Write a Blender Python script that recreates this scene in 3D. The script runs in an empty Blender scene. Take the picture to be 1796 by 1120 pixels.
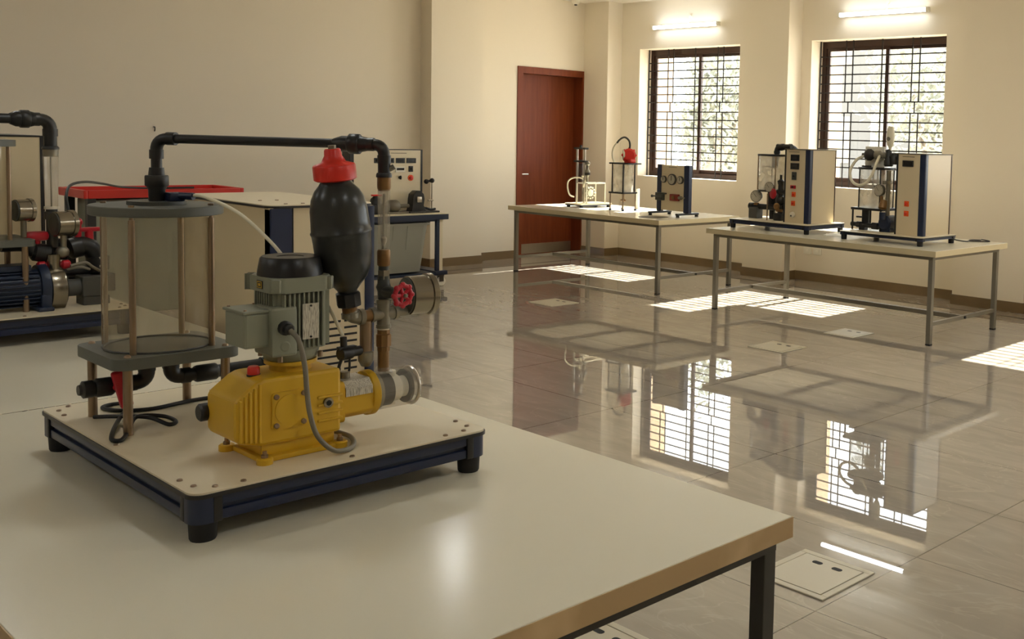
import bpy, bmesh, math, random
from mathutils import Vector, Matrix

random.seed(7)
PI = math.pi
scene = bpy.context.scene
col = scene.collection

# ------------------------------------------------------------------ camera
# world: +X along the window wall towards the viewer, +Y towards the window wall, +Z up (metres)
cam_data = bpy.data.cameras.new('camera')
cam = bpy.data.objects.new('camera', cam_data)
col.objects.link(cam)
RC = ((0.75298864, 0.65745576, 0.02756858),
      (0.06842751, -0.03656468, -0.99698581),
      (-0.65446602, 0.75260544, -0.07252085))
M = Matrix.Identity(4)
for i in range(3):
    M[i][0] = RC[0][i]
    M[i][1] = -RC[1][i]
    M[i][2] = -RC[2][i]
    M[i][3] = (0.0, 0.0, 1.6)[i]
cam.matrix_world = M
cam_data.sensor_fit = 'HORIZONTAL'
cam_data.sensor_width = 36.0
cam_data.lens = 1854.54 / 1796 * 36.0
cam_data.shift_x = -384.25 / 1796
cam_data.shift_y = -181.1 / 1796
cam_data.clip_start = 0.05
cam_data.clip_end = 200
scene.camera = cam

# ------------------------------------------------------------------ world, sun, exposure
world = bpy.data.worlds.new('sky')
scene.world = world
world.use_nodes = True
bg = world.node_tree.nodes['Background']
bg.inputs[0].default_value = (0.93, 0.97, 1.0, 1)
bg.inputs[1].default_value = 2.2

sun_data = bpy.data.lights.new('sun', 'SUN')
sun_data.energy = 13.0
sun_data.angle = math.radians(0.55)
sun_data.color = (1.0, 0.95, 0.86)
sun = bpy.data.objects.new('sun', sun_data)
col.objects.link(sun)
sd = Vector((0.03, -1.12, -1.0)).normalized()
sun.rotation_euler = sd.to_track_quat('-Z', 'Y').to_euler()
sun.location = (-6, 20, 12)

vs = scene.view_settings
vs.view_transform = 'Standard'
vs.look = 'None'
vs.gamma = 1.0
vs.use_curve_mapping = False
vs.exposure = 1.85
scene.cycles.max_bounces = 12
scene.cycles.diffuse_bounces = 7
scene.cycles.glossy_bounces = 5
scene.cycles.transparent_max_bounces = 24
scene.cycles.sample_clamp_indirect = 12.0
TUBE_POWER = 6.0

# ------------------------------------------------------------------ materials
MAT = {}


def s2l(c):
    return tuple(((v / 255.0) / 12.92 if v / 255.0 <= 0.04045 else ((v / 255.0 + 0.055) / 1.055) ** 2.4) for v in c)


def mat(name, rgb, rough=0.5, metal=0.0, spec=0.5, coat=0.0, noise=0.0, nscale=20.0, bump=0.0):
    m = bpy.data.materials.new(name)
    m.use_nodes = True
    nt = m.node_tree
    b = nt.nodes['Principled BSDF']
    c = s2l(rgb)
    b.inputs['Base Color'].default_value = (*c, 1)
    b.inputs['Roughness'].default_value = rough
    b.inputs['Metallic'].default_value = metal
    b.inputs['Specular IOR Level'].default_value = spec
    if coat:
        b.inputs['Coat Weight'].default_value = coat
        b.inputs['Coat Roughness'].default_value = 0.08
    if noise or bump:
        tc = nt.nodes.new('ShaderNodeTexCoord')
        n = nt.nodes.new('ShaderNodeTexNoise')
        n.inputs['Scale'].default_value = nscale
        n.inputs['Detail'].default_value = 6
        nt.links.new(tc.outputs['Object'], n.inputs['Vector'])
        if noise:
            r = nt.nodes.new('ShaderNodeMix')
            r.data_type = 'RGBA'
            r.inputs[6].default_value = (*[v * (1 - noise) for v in c], 1)
            r.inputs[7].default_value = (*[min(1, v * (1 + noise)) for v in c], 1)
            nt.links.new(n.outputs['Fac'], r.inputs[0])
            nt.links.new(r.outputs[2], b.inputs['Base Color'])
        if bump:
            bp = nt.nodes.new('ShaderNodeBump')
            bp.inputs['Strength'].default_value = bump
            bp.inputs['Distance'].default_value = 0.002
            nt.links.new(n.outputs['Fac'], bp.inputs['Height'])
            nt.links.new(bp.outputs[0], b.inputs['Normal'])
    MAT[name] = m
    return m


def clear(name, tint, rough=0.02, ior=1.45, haze=0.0, hazecol=(200, 195, 180)):
    """thin clear sheet: what it reflects by Fresnel, and the rest passes straight through"""
    m = bpy.data.materials.new(name)
    m.use_nodes = True
    nt = m.node_tree
    nt.nodes.clear()
    out = nt.nodes.new('ShaderNodeOutputMaterial')
    mx = nt.nodes.new('ShaderNodeMixShader')
    # Schlick's curve on the facing angle: the same from both sides of the thin sheet
    lw = nt.nodes.new('ShaderNodeLayerWeight')
    pw = nt.nodes.new('ShaderNodeMath')
    pw.operation = 'POWER'
    pw.inputs[1].default_value = 5.0
    fr = nt.nodes.new('ShaderNodeMath')
    fr.operation = 'MULTIPLY_ADD'
    f0 = ((ior - 1) / (ior + 1)) ** 2
    fr.inputs[1].default_value = 0.75 * (1 - f0)
    fr.inputs[2].default_value = f0
    nt.links.new(lw.outputs['Facing'], pw.inputs[0])
    nt.links.new(pw.outputs[0], fr.inputs[0])
    tr = nt.nodes.new('ShaderNodeBsdfTransparent')
    tr.inputs[0].default_value = (*tint, 1)
    gl = nt.nodes.new('ShaderNodeBsdfGlossy')
    gl.inputs['Roughness'].default_value = rough
    nt.links.new(fr.outputs[0], mx.inputs[0])
    src = tr.outputs[0]
    if haze:
        df = nt.nodes.new('ShaderNodeBsdfDiffuse')
        df.inputs[0].default_value = (*s2l(hazecol), 1)
        m2 = nt.nodes.new('ShaderNodeMixShader')
        tc = nt.nodes.new('ShaderNodeTexCoord')
        n = nt.nodes.new('ShaderNodeTexNoise')
        n.inputs['Scale'].default_value = 9
        n.inputs['Detail'].default_value = 5
        mm = nt.nodes.new('ShaderNodeMath')
        mm.operation = 'MULTIPLY'
        mm.inputs[1].default_value = 2 * haze
        nt.links.new(tc.outputs['Object'], n.inputs['Vector'])
        nt.links.new(n.outputs['Fac'], mm.inputs[0])
        nt.links.new(mm.outputs[0], m2.inputs[0])
        nt.links.new(tr.outputs[0], m2.inputs[1])
        nt.links.new(df.outputs[0], m2.inputs[2])
        src = m2.outputs[0]
    nt.links.new(src, mx.inputs[1])
    nt.links.new(gl.outputs[0], mx.inputs[2])
    nt.links.new(mx.outputs[0], out.inputs[0])
    MAT[name] = m
    return m


def emit(name, rgb, power):
    m = mat(name, rgb, 0.4)
    b = m.node_tree.nodes['Principled BSDF']
    b.inputs['Emission Color'].default_value = (*s2l(rgb), 1)
    b.inputs['Emission Strength'].default_value = power
    return m


def floor_material():
    m = mat('polished_tile', (168, 152, 128), 0.01, 0, 1.0)
    nt = m.node_tree
    b = nt.nodes['Principled BSDF']
    N = nt.nodes.new
    L = nt.links.new
    tc = N('ShaderNodeTexCoord')
    mp = N('ShaderNodeMapping')
    mp.inputs['Location'].default_value = (2.057 + 1.237 * 12, -2.861 + 0.66 * 12, 0)
    br = N('ShaderNodeTexBrick')
    br.offset = 0.0
    br.squash = 1.0
    br.inputs['Scale'].default_value = 1.0
    br.inputs['Mortar Size'].default_value = 0.0022
    br.inputs['Mortar Smooth'].default_value = 0.0
    br.inputs['Bias'].default_value = 0.0
    br.inputs['Brick Width'].default_value = 1.237
    br.inputs['Row Height'].default_value = 0.66
    br.inputs['Color1'].default_value = (*s2l((157, 149, 137)), 1)
    br.inputs['Color2'].default_value = (*s2l((153, 145, 133)), 1)
    br.inputs['Mortar'].default_value = (*s2l((70, 58, 45)), 1)
    L(tc.outputs['Object'], mp.inputs['Vector'])
    L(mp.outputs[0], br.inputs['Vector'])
    # long soft veins in the stone pattern
    m2 = N('ShaderNodeMapping')
    m2.inputs['Rotation'].default_value = (0, 0, 0.5)
    m2.inputs['Scale'].default_value = (0.9, 4.5, 1)
    n = N('ShaderNodeTexNoise')
    n.inputs['Scale'].default_value = 1.6
    n.inputs['Detail'].default_value = 7
    n.inputs['Distortion'].default_value = 1.6
    L(tc.outputs['Object'], m2.inputs['Vector'])
    L(m2.outputs[0], n.inputs['Vector'])
    rp = N('ShaderNodeValToRGB')
    rp.color_ramp.elements[0].position = 0.35
    rp.color_ramp.elements[0].color = (0.92, 0.91, 0.90, 1)
    rp.color_ramp.elements[1].position = 0.66
    rp.color_ramp.elements[1].color = (1.06, 1.06, 1.06, 1)
    L(n.outputs['Fac'], rp.inputs[0])
    mx = N('ShaderNodeMix')
    mx.data_type = 'RGBA'
    mx.blend_type = 'MULTIPLY'
    mx.inputs[0].default_value = 1.0
    L(br.outputs['Color'], mx.inputs[6])
    L(rp.outputs[0], mx.inputs[7])
    m3 = N('ShaderNodeMapping')
    m3.inputs['Rotation'].default_value = (0, 0, -0.6)
    m3.inputs['Scale'].default_value = (0.8, 2.2, 1)
    n3 = N('ShaderNodeTexNoise')
    n3.inputs['Scale'].default_value = 1.3
    n3.inputs['Detail'].default_value = 4
    n3.inputs['Distortion'].default_value = 2.5
    L(tc.outputs['Object'], m3.inputs['Vector'])
    L(m3.outputs[0], n3.inputs['Vector'])
    r3 = N('ShaderNodeValToRGB')
    e = r3.color_ramp.elements
    e[0].position = 0.485
    e[0].color = (0, 0, 0, 1)
    e[1].position = 0.515
    e[1].color = (0, 0, 0, 1)
    k = e.new(0.50)
    k.color = (0.28, 0.28, 0.28, 1)
    L(n3.outputs['Fac'], r3.inputs[0])
    m4 = N('ShaderNodeMix')
    m4.data_type = 'RGBA'
    m4.inputs[7].default_value = (*s2l((184, 176, 162)), 1)
    L(r3.outputs[0], m4.inputs[0])
    L(mx.outputs[2], m4.inputs[6])
    L(m4.outputs[2], b.inputs['Base Color'])
    return m


def wood_material():
    m = mat('door_wood', (104, 42, 20), 0.42, 0, 0.2)
    nt = m.node_tree
    b = nt.nodes['Principled BSDF']
    N = nt.nodes.new
    L = nt.links.new
    tc = N('ShaderNodeTexCoord')
    mp = N('ShaderNodeMapping')
    mp.inputs['Scale'].default_value = (14, 14, 0.7)
    n = N('ShaderNodeTexNoise')
    n.inputs['Scale'].default_value = 2.2
    n.inputs['Detail'].default_value = 5
    n.inputs['Distortion'].default_value = 0.6
    L(tc.outputs['Object'], mp.inputs['Vector'])
    L(mp.outputs[0], n.inputs['Vector'])
    rp = N('ShaderNodeValToRGB')
    rp.color_ramp.elements[0].position = 0.3
    rp.color_ramp.elements[0].color = (*s2l((110, 52, 27)), 1)
    rp.color_ramp.elements[1].position = 0.75
    rp.color_ramp.elements[1].color = (*s2l((128, 63, 34)), 1)
    L(n.outputs['Fac'], rp.inputs[0])
    L(rp.outputs[0], b.inputs['Base Color'])
    return m


def edge_band_material():
    m = mat('worn_edge_band', (188, 158, 112), 0.4)
    nt = m.node_tree
    b = nt.nodes['Principled BSDF']
    N = nt.nodes.new
    L = nt.links.new
    tc = N('ShaderNodeTexCoord')
    n = N('ShaderNodeTexNoise')
    n.inputs['Scale'].default_value = 5.0
    n.inputs['Detail'].default_value = 3
    L(tc.outputs['Object'], n.inputs['Vector'])
    rp = N('ShaderNodeValToRGB')
    rp.color_ramp.elements[0].position = 0.50
    rp.color_ramp.elements[0].color = (*s2l((188, 158, 112)), 1)
    rp.color_ramp.elements[1].position = 0.68
    rp.color_ramp.elements[1].color = (*s2l((214, 184, 138)), 1)
    L(n.outputs['Fac'], rp.inputs[0])
    L(rp.outputs[0], b.inputs['Base Color'])
    return m


def plate_lines_material():
    """metal name plate with rows of fine print too small to read"""
    m = mat('printed_plate', (205, 200, 185), 0.35, 0.2)
    nt = m.node_tree
    b = nt.nodes['Principled BSDF']
    N = nt.nodes.new
    L = nt.links.new
    tc = N('ShaderNodeTexCoord')
    mp = N('ShaderNodeMapping')
    mp.inputs['Scale'].default_value = (300, 420, 26)
    n = N('ShaderNodeTexNoise')
    n.inputs['Scale'].default_value = 2.0
    L(tc.outputs['Object'], mp.inputs['Vector'])
    L(mp.outputs[0], n.inputs['Vector'])
    rp = N('ShaderNodeValToRGB')
    rp.color_ramp.elements[0].position = 0.42
    rp.color_ramp.elements[0].color = (*s2l((140, 136, 124)), 1)
    rp.color_ramp.elements[1].position = 0.5
    rp.color_ramp.elements[1].color = (*s2l((205, 200, 185)), 1)
    L(n.outputs['Fac'], rp.inputs[0])
    L(rp.outputs[0], b.inputs['Base Color'])
    return m


mat('wall_paint', (231, 222, 205), 0.75, 0, 0.3)
mat('ceiling_paint', (232, 226, 214), 0.85, 0, 0.2)
floor_material()
wood_material()
edge_band_material()
plate_lines_material()
mat('skirting_tile', (122, 102, 74), 0.25, noise=0.12, nscale=6)
mat('dark_inlay', (52, 42, 32), 0.2)
mat('window_metal', (58, 34, 24), 0.4)
mat('grill_iron', (28, 20, 16), 0.5)
mat('laminate', (224, 218, 197), 0.17, 0, 0.4)
mat('laminate_edge', (196, 182, 146), 0.4)
mat('steel_paint', (120, 114, 100), 0.4, 0.3)
mat('steel_dark', (70, 68, 62), 0.4, 0.3)
mat('steel', (190, 182, 168), 0.3, 0.9)
mat('rod_steel', (150, 130, 108), 0.3, 0.85)
mat('stainless', (146, 138, 122), 0.24, 0.95)
mat('panel_white', (226, 214, 186), 0.35)
mat('board_white', (224, 212, 184), 0.35)
mat('cabinet_cream', (208, 192, 158), 0.4)
mat('profile_blue', (22, 34, 62), 0.35)
mat('blue_paint', (24, 38, 62), 0.4)
mat('black_plastic', (26, 25, 24), 0.4)
mat('black_gloss', (20, 19, 18), 0.36)
mat('rubber', (22, 21, 20), 0.7)
mat('pipe_black', (28, 28, 26), 0.38)
mat('pvc_grey', (92, 94, 86), 0.5)
mat('pvc_block', (74, 74, 70), 0.5)
mat('vessel_grey', (42, 44, 41), 0.3)
mat('motor_grey', (132, 134, 116), 0.45)
mat('pump_yellow', (206, 164, 36), 0.42, noise=0.06, nscale=25)
mat('red_plastic', (216, 42, 26), 0.35)
mat('red_dark', (176, 22, 40), 0.3)
mat('red_brown', (132, 44, 30), 0.4)
mat('red_bench', (196, 40, 28), 0.35)
mat('brass', (132, 100, 62), 0.42, 0.6)
mat('galvanised', (138, 132, 116), 0.4, 0.7)
mat('valve_grey', (62, 64, 58), 0.45)
mat('seal_tape', (220, 212, 192), 0.6)
mat('white_plastic', (232, 228, 214), 0.4)
mat('hose_white', (226, 220, 196), 0.35)
mat('hose_grey', (120, 114, 98), 0.5)
mat('cable_black', (20, 19, 18), 0.5)
mat('bin_grey', (150, 150, 138), 0.45)
mat('screen_dark', (22, 22, 20), 0.15)
mat('label_yellow', (210, 170, 40), 0.5)
mat('orange_button', (226, 92, 28), 0.4)
mat('paper', (238, 234, 222), 0.8)
mat('dark_sheet', (96, 88, 72), 0.6)
mat('box_plate', (196, 188, 166), 0.4, 0.1)
mat('cast_iron', (112, 106, 92), 0.45, 0.5)
mat('dial', (176, 168, 148), 0.4)
mat('concrete', (196, 186, 170), 0.9, noise=0.08, nscale=2)
mat('outer_paint', (214, 190, 160), 0.85)
mat('building_paint', (104, 102, 98), 0.9)
mat('bark', (150, 140, 128), 0.9, noise=0.2, nscale=8)
mat('leaf', (146, 148, 134), 0.7)  # pale grey leaves and bark: outdoor haze put into the colour
clear('window_glass', (0.97, 0.98, 0.97), 0.0, 1.4)
clear('acrylic', (0.96, 0.94, 0.88), 0.05, 1.45, 0.2, (184, 170, 142))
clear('acrylic_clean', (0.96, 0.95, 0.92), 0.03, 1.45, 0.05)
clear('acrylic_sunlit', (0.97, 0.96, 0.93), 0.05, 1.45, 0.35, (240, 234, 220))  # clear acrylic, its white haze paints in sunlight and bright reflections
clear('acrylic_tube', (0.95, 0.94, 0.92), 0.06, 1.7, 0.14, (225, 218, 200))  # pale haze stands in for white reflections along the clear tube
emit('tube_glow', (246, 252, 255), TUBE_POWER)
emit('unseen_lamp_glow', (250, 252, 250), 19.0)


# ------------------------------------------------------------------ mesh builder
class MB:
    """collects shapes given in world coordinates; o is the origin of the thing they belong to"""

    def __init__(s, o=(0, 0, 0)):
        s.bm = bmesh.new()
        s.o = Vector(o)

    def box(s, x0, x1, y0, y1, z0, z1, bev=0.0, seg=2):
        r = bmesh.ops.create_cube(s.bm, size=1.0)
        for v in r['verts']:
            v.co = Vector(((x0 + x1) / 2 + v.co.x * (x1 - x0), (y0 + y1) / 2 + v.co.y * (y1 - y0), (z0 + z1) / 2 + v.co.z * (z1 - z0))) - s.o
        if bev:
            es = list({e for v in r['verts'] for e in v.link_edges})
            bmesh.ops.bevel(s.bm, geom=es, offset=bev, segments=seg, affect='EDGES', profile=0.5)
        return s

    def obox(s, c, dx, dy, dz, rot, bev=0.0):
        """box of size dx,dy,dz centred at c and turned by the 3x3 matrix rot"""
        r = bmesh.ops.create_cube(s.bm, size=1.0)
        for v in r['verts']:
            v.co = Vector(c) + rot @ Vector((v.co.x * dx, v.co.y * dy, v.co.z * dz)) - s.o
        if bev:
            es = list({e for v in r['verts'] for e in v.link_edges})
            bmesh.ops.bevel(s.bm, geom=es, offset=bev, segments=2, affect='EDGES', profile=0.5)
        return s

    def ring_faces(s, rings, cap0=True, cap1=True):
        bm = s.bm
        vr = [[bm.verts.new(Vector(p) - s.o) for p in r] for r in rings]
        n = len(vr[0])
        for a, b in zip(vr[:-1], vr[1:]):
            for i in range(n):
                j = (i + 1) % n
                try:
                    bm.faces.new((a[i], a[j], b[j], b[i]))
                except ValueError:
                    pass
        if cap0:
            bm.faces.new(list(reversed(vr[0])))
        if cap1:
            bm.faces.new(vr[-1])
        return s

    def lathe(s, c, axis, prof, n=28, cap0=True, cap1=True, phase=0.0):
        """prof: (radius, distance along axis) pairs from the point c"""
        a = Vector(axis).normalized()
        t = Vector((0, 0, 1)) if abs(a.z) < 0.9 else Vector((1, 0, 0))
        u = a.cross(t).normalized()
        w = a.cross(u).normalized()
        c = Vector(c)
        rings = []
        for r, h in prof:
            rings.append([c + a * h + (u * math.cos(2 * PI * k / n + phase) + w * math.sin(2 * PI * k / n + phase)) * max(r, 1e-5) for k in range(n)])
        return s.ring_faces(rings, cap0, cap1)

    def cyl(s, p0, p1, r0, r1=None, n=20, cap=True):
        p0 = Vector(p0)
        p1 = Vector(p1)
        d = p1 - p0
        return s.lathe(p0, d, [(r0, 0), (r0 if r1 is None else r1, d.length)], n, cap, cap)

    def tube(s, pts, r, n=10, sub=8, smooth=True, cap=True):
        pts = [Vector(p) for p in pts]
        path = []
        if smooth and len(pts) > 2:
            P = [pts[0] * 2 - pts[1]] + pts + [pts[-1] * 2 - pts[-2]]
            for i in range(1, len(P) - 2):
                p0, p1, p2, p3 = P[i - 1], P[i], P[i + 1], P[i + 2]
                for k in range(sub):
                    t = k / sub
                    path.append(0.5 * ((2 * p1) + (p2 - p0) * t + (2 * p0 - 5 * p1 + 4 * p2 - p3) * t * t + (3 * p1 - p0 - 3 * p2 + p3) * t ** 3))
            path.append(pts[-1])
        else:
            path = pts
        tan = []
        for i in range(len(path)):
            a = path[max(0, i - 1)]
            b = path[min(len(path) - 1, i + 1)]
            d = b - a
            tan.append(d.normalized() if d.length > 1e-9 else Vector((0, 0, 1)))
        ref = Vector((0, 0, 1)) if abs(tan[0].z) < 0.9 else Vector((1, 0, 0))
        u = tan[0].cross(ref).normalized()
        rings = []
        for p, t in zip(path, tan):
            u = (u - t * u.dot(t))
            u = u.normalized() if u.length > 1e-6 else t.orthogonal().normalized()
            w = t.cross(u)
            rings.append([p + (u * math.cos(2 * PI * k / n) + w * math.sin(2 * PI * k / n)) * r for k in range(n)])
        return s.ring_faces(rings, cap, cap)

    def bend(s, p0, c, p1, r, n=14, steps=7):
        """pipe that runs p0 -> corner c -> p1 with a quarter-turn at c"""
        p0, c, p1 = Vector(p0), Vector(c), Vector(p1)
        pts = []
        for k in range(steps + 1):
            t = k / steps
            pts.append((1 - t) ** 2 * p0 + 2 * t * (1 - t) * c + t * t * p1)
        return s.tube(pts, r, n, smooth=False)

    def torus(s, c, axis, R, r, n=28, m=8):
        a = Vector(axis).normalized()
        t = Vector((0, 0, 1)) if abs(a.z) < 0.9 else Vector((1, 0, 0))
        u = a.cross(t).normalized()
        w = a.cross(u).normalized()
        c = Vector(c)
        rings = []
        for k in range(n):
            d = u * math.cos(2 * PI * k / n) + w * math.sin(2 * PI * k / n)
            rings.append([c + d * (R + r * math.cos(2 * PI * j / m)) + a * (r * math.sin(2 * PI * j / m)) for j in range(m)])
        rings.append(rings[0])
        vr = [[s.bm.verts.new(p - s.o) for p in q] for q in rings[:-1]]
        for i in range(n):
            for j in range(m):
                s.bm.faces.new((vr[i][j], vr[i][(j + 1) % m], vr[(i + 1) % n][(j + 1) % m], vr[(i + 1) % n][j]))
        return s

    def prism(s, poly, lo, hi, axis='z', bev=0.0):
        """poly in the two other axes (cyclic order), extruded from lo to hi along axis"""
        def P(a, b, h):
            return {'z': (a, b, h), 'x': (h, a, b), 'y': (a, h, b)}[axis]
        before = set(s.bm.edges)
        s.ring_faces([[P(a, b, lo) for a, b in poly], [P(a, b, hi) for a, b in poly]])
        if bev:
            es = [e for e in s.bm.edges if e not in before]
            bmesh.ops.bevel(s.bm, geom=es, offset=bev, segments=2, affect='EDGES', profile=0.5)
        return s

    def rbox(s, x0, x1, y0, y1, z0, z1, r, seg=6, bev=0.0):
        return s.prism(rrect(x0, x1, y0, y1, r, seg), z0, z1, 'z', bev)

    def ball(s, c, rx, ry=None, rz=None, n=16):
        ry = rx if ry is None else ry
        rz = rx if rz is None else rz
        r = bmesh.ops.create_uvsphere(s.bm, u_segments=n, v_segments=max(6, n // 2), radius=1.0)
        for v in r['verts']:
            v.co = Vector((c[0] + v.co.x * rx, c[1] + v.co.y * ry, c[2] + v.co.z * rz)) - s.o
        return s

    def build(s, name, material, parent=None, angle=40):
        bmesh.ops.recalc_face_normals(s.bm, faces=s.bm.faces[:])
        thr = math.radians(angle)
        for f in s.bm.faces:
            f.smooth = True
        for e in s.bm.edges:
            if len(e.link_faces) == 2:
                a, c = (f.calc_area() for f in e.link_faces)
                an = e.calc_face_angle(0.0)
                # keep flat faces flat next to a narrow bevel
                e.smooth = not (an > thr or (an > 0.12 and max(a, c) > 12 * max(min(a, c), 1e-12)))
            else:
                e.smooth = False
        me = bpy.data.meshes.new(name)
        s.bm.to_mesh(me)
        s.bm.free()
        me.materials.append(MAT[material])
        o = bpy.data.objects.new(name, me)
        col.objects.link(o)
        if parent is not None:
            o.parent = parent
        else:
            o.location = s.o
        return o


def rrect(x0, x1, y0, y1, r, seg=6):
    pts = []
    for cx, cy, a in ((x1 - r, y0 + r, -PI / 2), (x1 - r, y1 - r, 0), (x0 + r, y1 - r, PI / 2), (x0 + r, y0 + r, PI)):
        for k in range(seg + 1):
            t = a + PI / 2 * k / seg
            pts.append((cx + r * math.cos(t), cy + r * math.sin(t)))
    return pts


def thing(name, label, cat, loc, group=None):
    o = bpy.data.objects.new(name, None)
    o.empty_display_size = 0.1
    col.objects.link(o)
    o.location = loc
    o['label'] = label
    o['category'] = cat
    if group:
        o['group'] = group
    return o


def tag(o, label, cat, group=None):
    o['label'] = label
    o['category'] = cat
    if group:
        o['group'] = group
    return o


def struct(o):
    o['kind'] = 'structure'
    return o


# ------------------------------------------------------------------ the room
WX = -10.97          # wall with the door
WY = 9.75            # window wall
PX = WX + 0.22       # face of the pier on the door wall
PY = WY - 0.25       # face of the pilasters on the window wall
XE, YS, HC = 4.2, -3.6, 3.36
HB = 0.10
WT = 0.30            # thickness of the window wall
SILL, HEAD, WW = 1.09, 2.745, 1.735
WINX = [-10.143, -7.33, -3.99, -1.18, 1.63]

struct(MB().box(WX - 0.4, XE + 0.2, YS - 0.2, WY + WT, -0.12, 0).build('floor', 'polished_tile'))
struct(MB().box(WX - 0.4, XE + 0.2, YS - 0.2, WY + WT, HC, HC + 0.15).build('ceiling', 'ceiling_paint'))

b = MB()
xs = [WX - 0.4]
for wx in WINX:
    b.box(xs[-1], wx, WY, WY + WT, 0, HC)
    b.box(wx, wx + WW, WY, WY + WT, 0, SILL)
    b.box(wx, wx + WW, WY, WY + WT, HEAD, HC)
    xs.append(wx + WW)
b.box(xs[-1], XE + 0.2, WY, WY + WT, 0, HC)
PIL = [(WX, -10.49), (-8.07, -7.47), (-5.27, -4.50), (-2.1, -1.4), (0.7, 1.4)]
for a, c in PIL:
    b.box(a, c, PY, WY, 0, HC)
struct(b.build('wall_north', 'wall_paint'))

DY0, DY1, DZ = 8.40, 9.56, 2.455
PIER = (7.0, 7.72)
b = MB()
b.box(WX - 0.4, WX, YS, DY0, 0, HC).box(WX - 0.4, WX, DY1, WY, 0, HC).box(WX - 0.4, WX, DY0, DY1, DZ, HC)
b.box(WX, PX, PIER[0], PIER[1], 0, HC)
struct(b.build('wall_west', 'wall_paint'))
struct(MB().box(WX - 0.4, XE + 0.2, YS - 0.2, YS, 0, HC).build('wall_south', 'wall_paint'))
struct(MB().box(XE, XE + 0.2, YS, WY, 0, HC).build('wall_east', 'wall_paint'))

# skirting, following piers and pilasters
b = MB()
t = 0.012
x = WX
for a, c in PIL:
    if a > x:
        b.box(x, a, WY - t, WY, 0, HB)
    b.box(a - (t if a > WX else 0), c + t, PY - t, PY, 0, HB)
    b.box(c, c + t, PY, WY, 0, HB)
    if a > WX:
        b.box(a - t, a, PY, WY, 0, HB)
    x = c
b.box(x, XE, WY - t, WY, 0, HB)
struct(b.build('baseboard_north', 'skirting_tile'))
b = MB()
b.box(WX, WX + t, YS, PIER[0], 0, HB).box(PX, PX + t, PIER[0] - t, PIER[1] + t, 0, HB)
b.box(WX, PX, PIER[0] - t, PIER[0], 0, HB).box(WX, PX, PIER[1], PIER[1] + t, 0, HB)
b.box(WX, WX + t, PIER[1], DY0, 0, HB)
struct(b.build('baseboard_west', 'skirting_tile'))
# dark inlaid border line in the floor
struct(MB().box(-10.39, XE, 9.205, 9.235, -0.01, 0.0012).box(-10.405, -10.375, YS, 9.235, -0.01, 0.0012).build('trim_1', 'dark_inlay'))

# door
d = struct(bpy.data.objects.new('door_1', None))
col.objects.link(d)
d.location = (WX, (DY0 + DY1) / 2, 0)
o = d.location
fw = 0.085
b = MB(o)
b.box(WX - 0.28, WX + 0.015, DY0, DY0 + fw, 0, DZ).box(WX - 0.28, WX + 0.015, DY1 - fw, DY1, 0, DZ)
b.box(WX - 0.28, WX + 0.015, DY0 + fw, DY1 - fw, DZ - fw, DZ)
b.build('door_frame', 'door_wood', d)
LX = WX - 0.17
leaf = MB(o).box(LX - 0.04, LX, DY0 + fw, DY1 - fw, 0.008, DZ - fw).build('door_leaf', 'door_wood', d)
MB(o).box(LX, LX + 0.003, DY0 + fw + 0.01, DY1 - fw - 0.01, 0.02, 0.15).build('kick_plate', 'steel', leaf)
b = MB(o)
b.cyl((LX, DY0 + 0.15, 1.07), (LX + 0.05, DY0 + 0.15, 1.07), 0.009).cyl((LX, DY0 + 0.15, 1.07), (LX + 0.008, DY0 + 0.15, 1.07), 0.026)
b.box(LX + 0.04, LX + 0.055, DY0 + 0.14, DY0 + 0.29, 1.06, 1.08, 0.004)
b.box(LX, LX + 0.004, DY0 + 0.12, DY0 + 0.18, 1.02, 1.12)
b.build('door_handle', 'steel', leaf)

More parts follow.
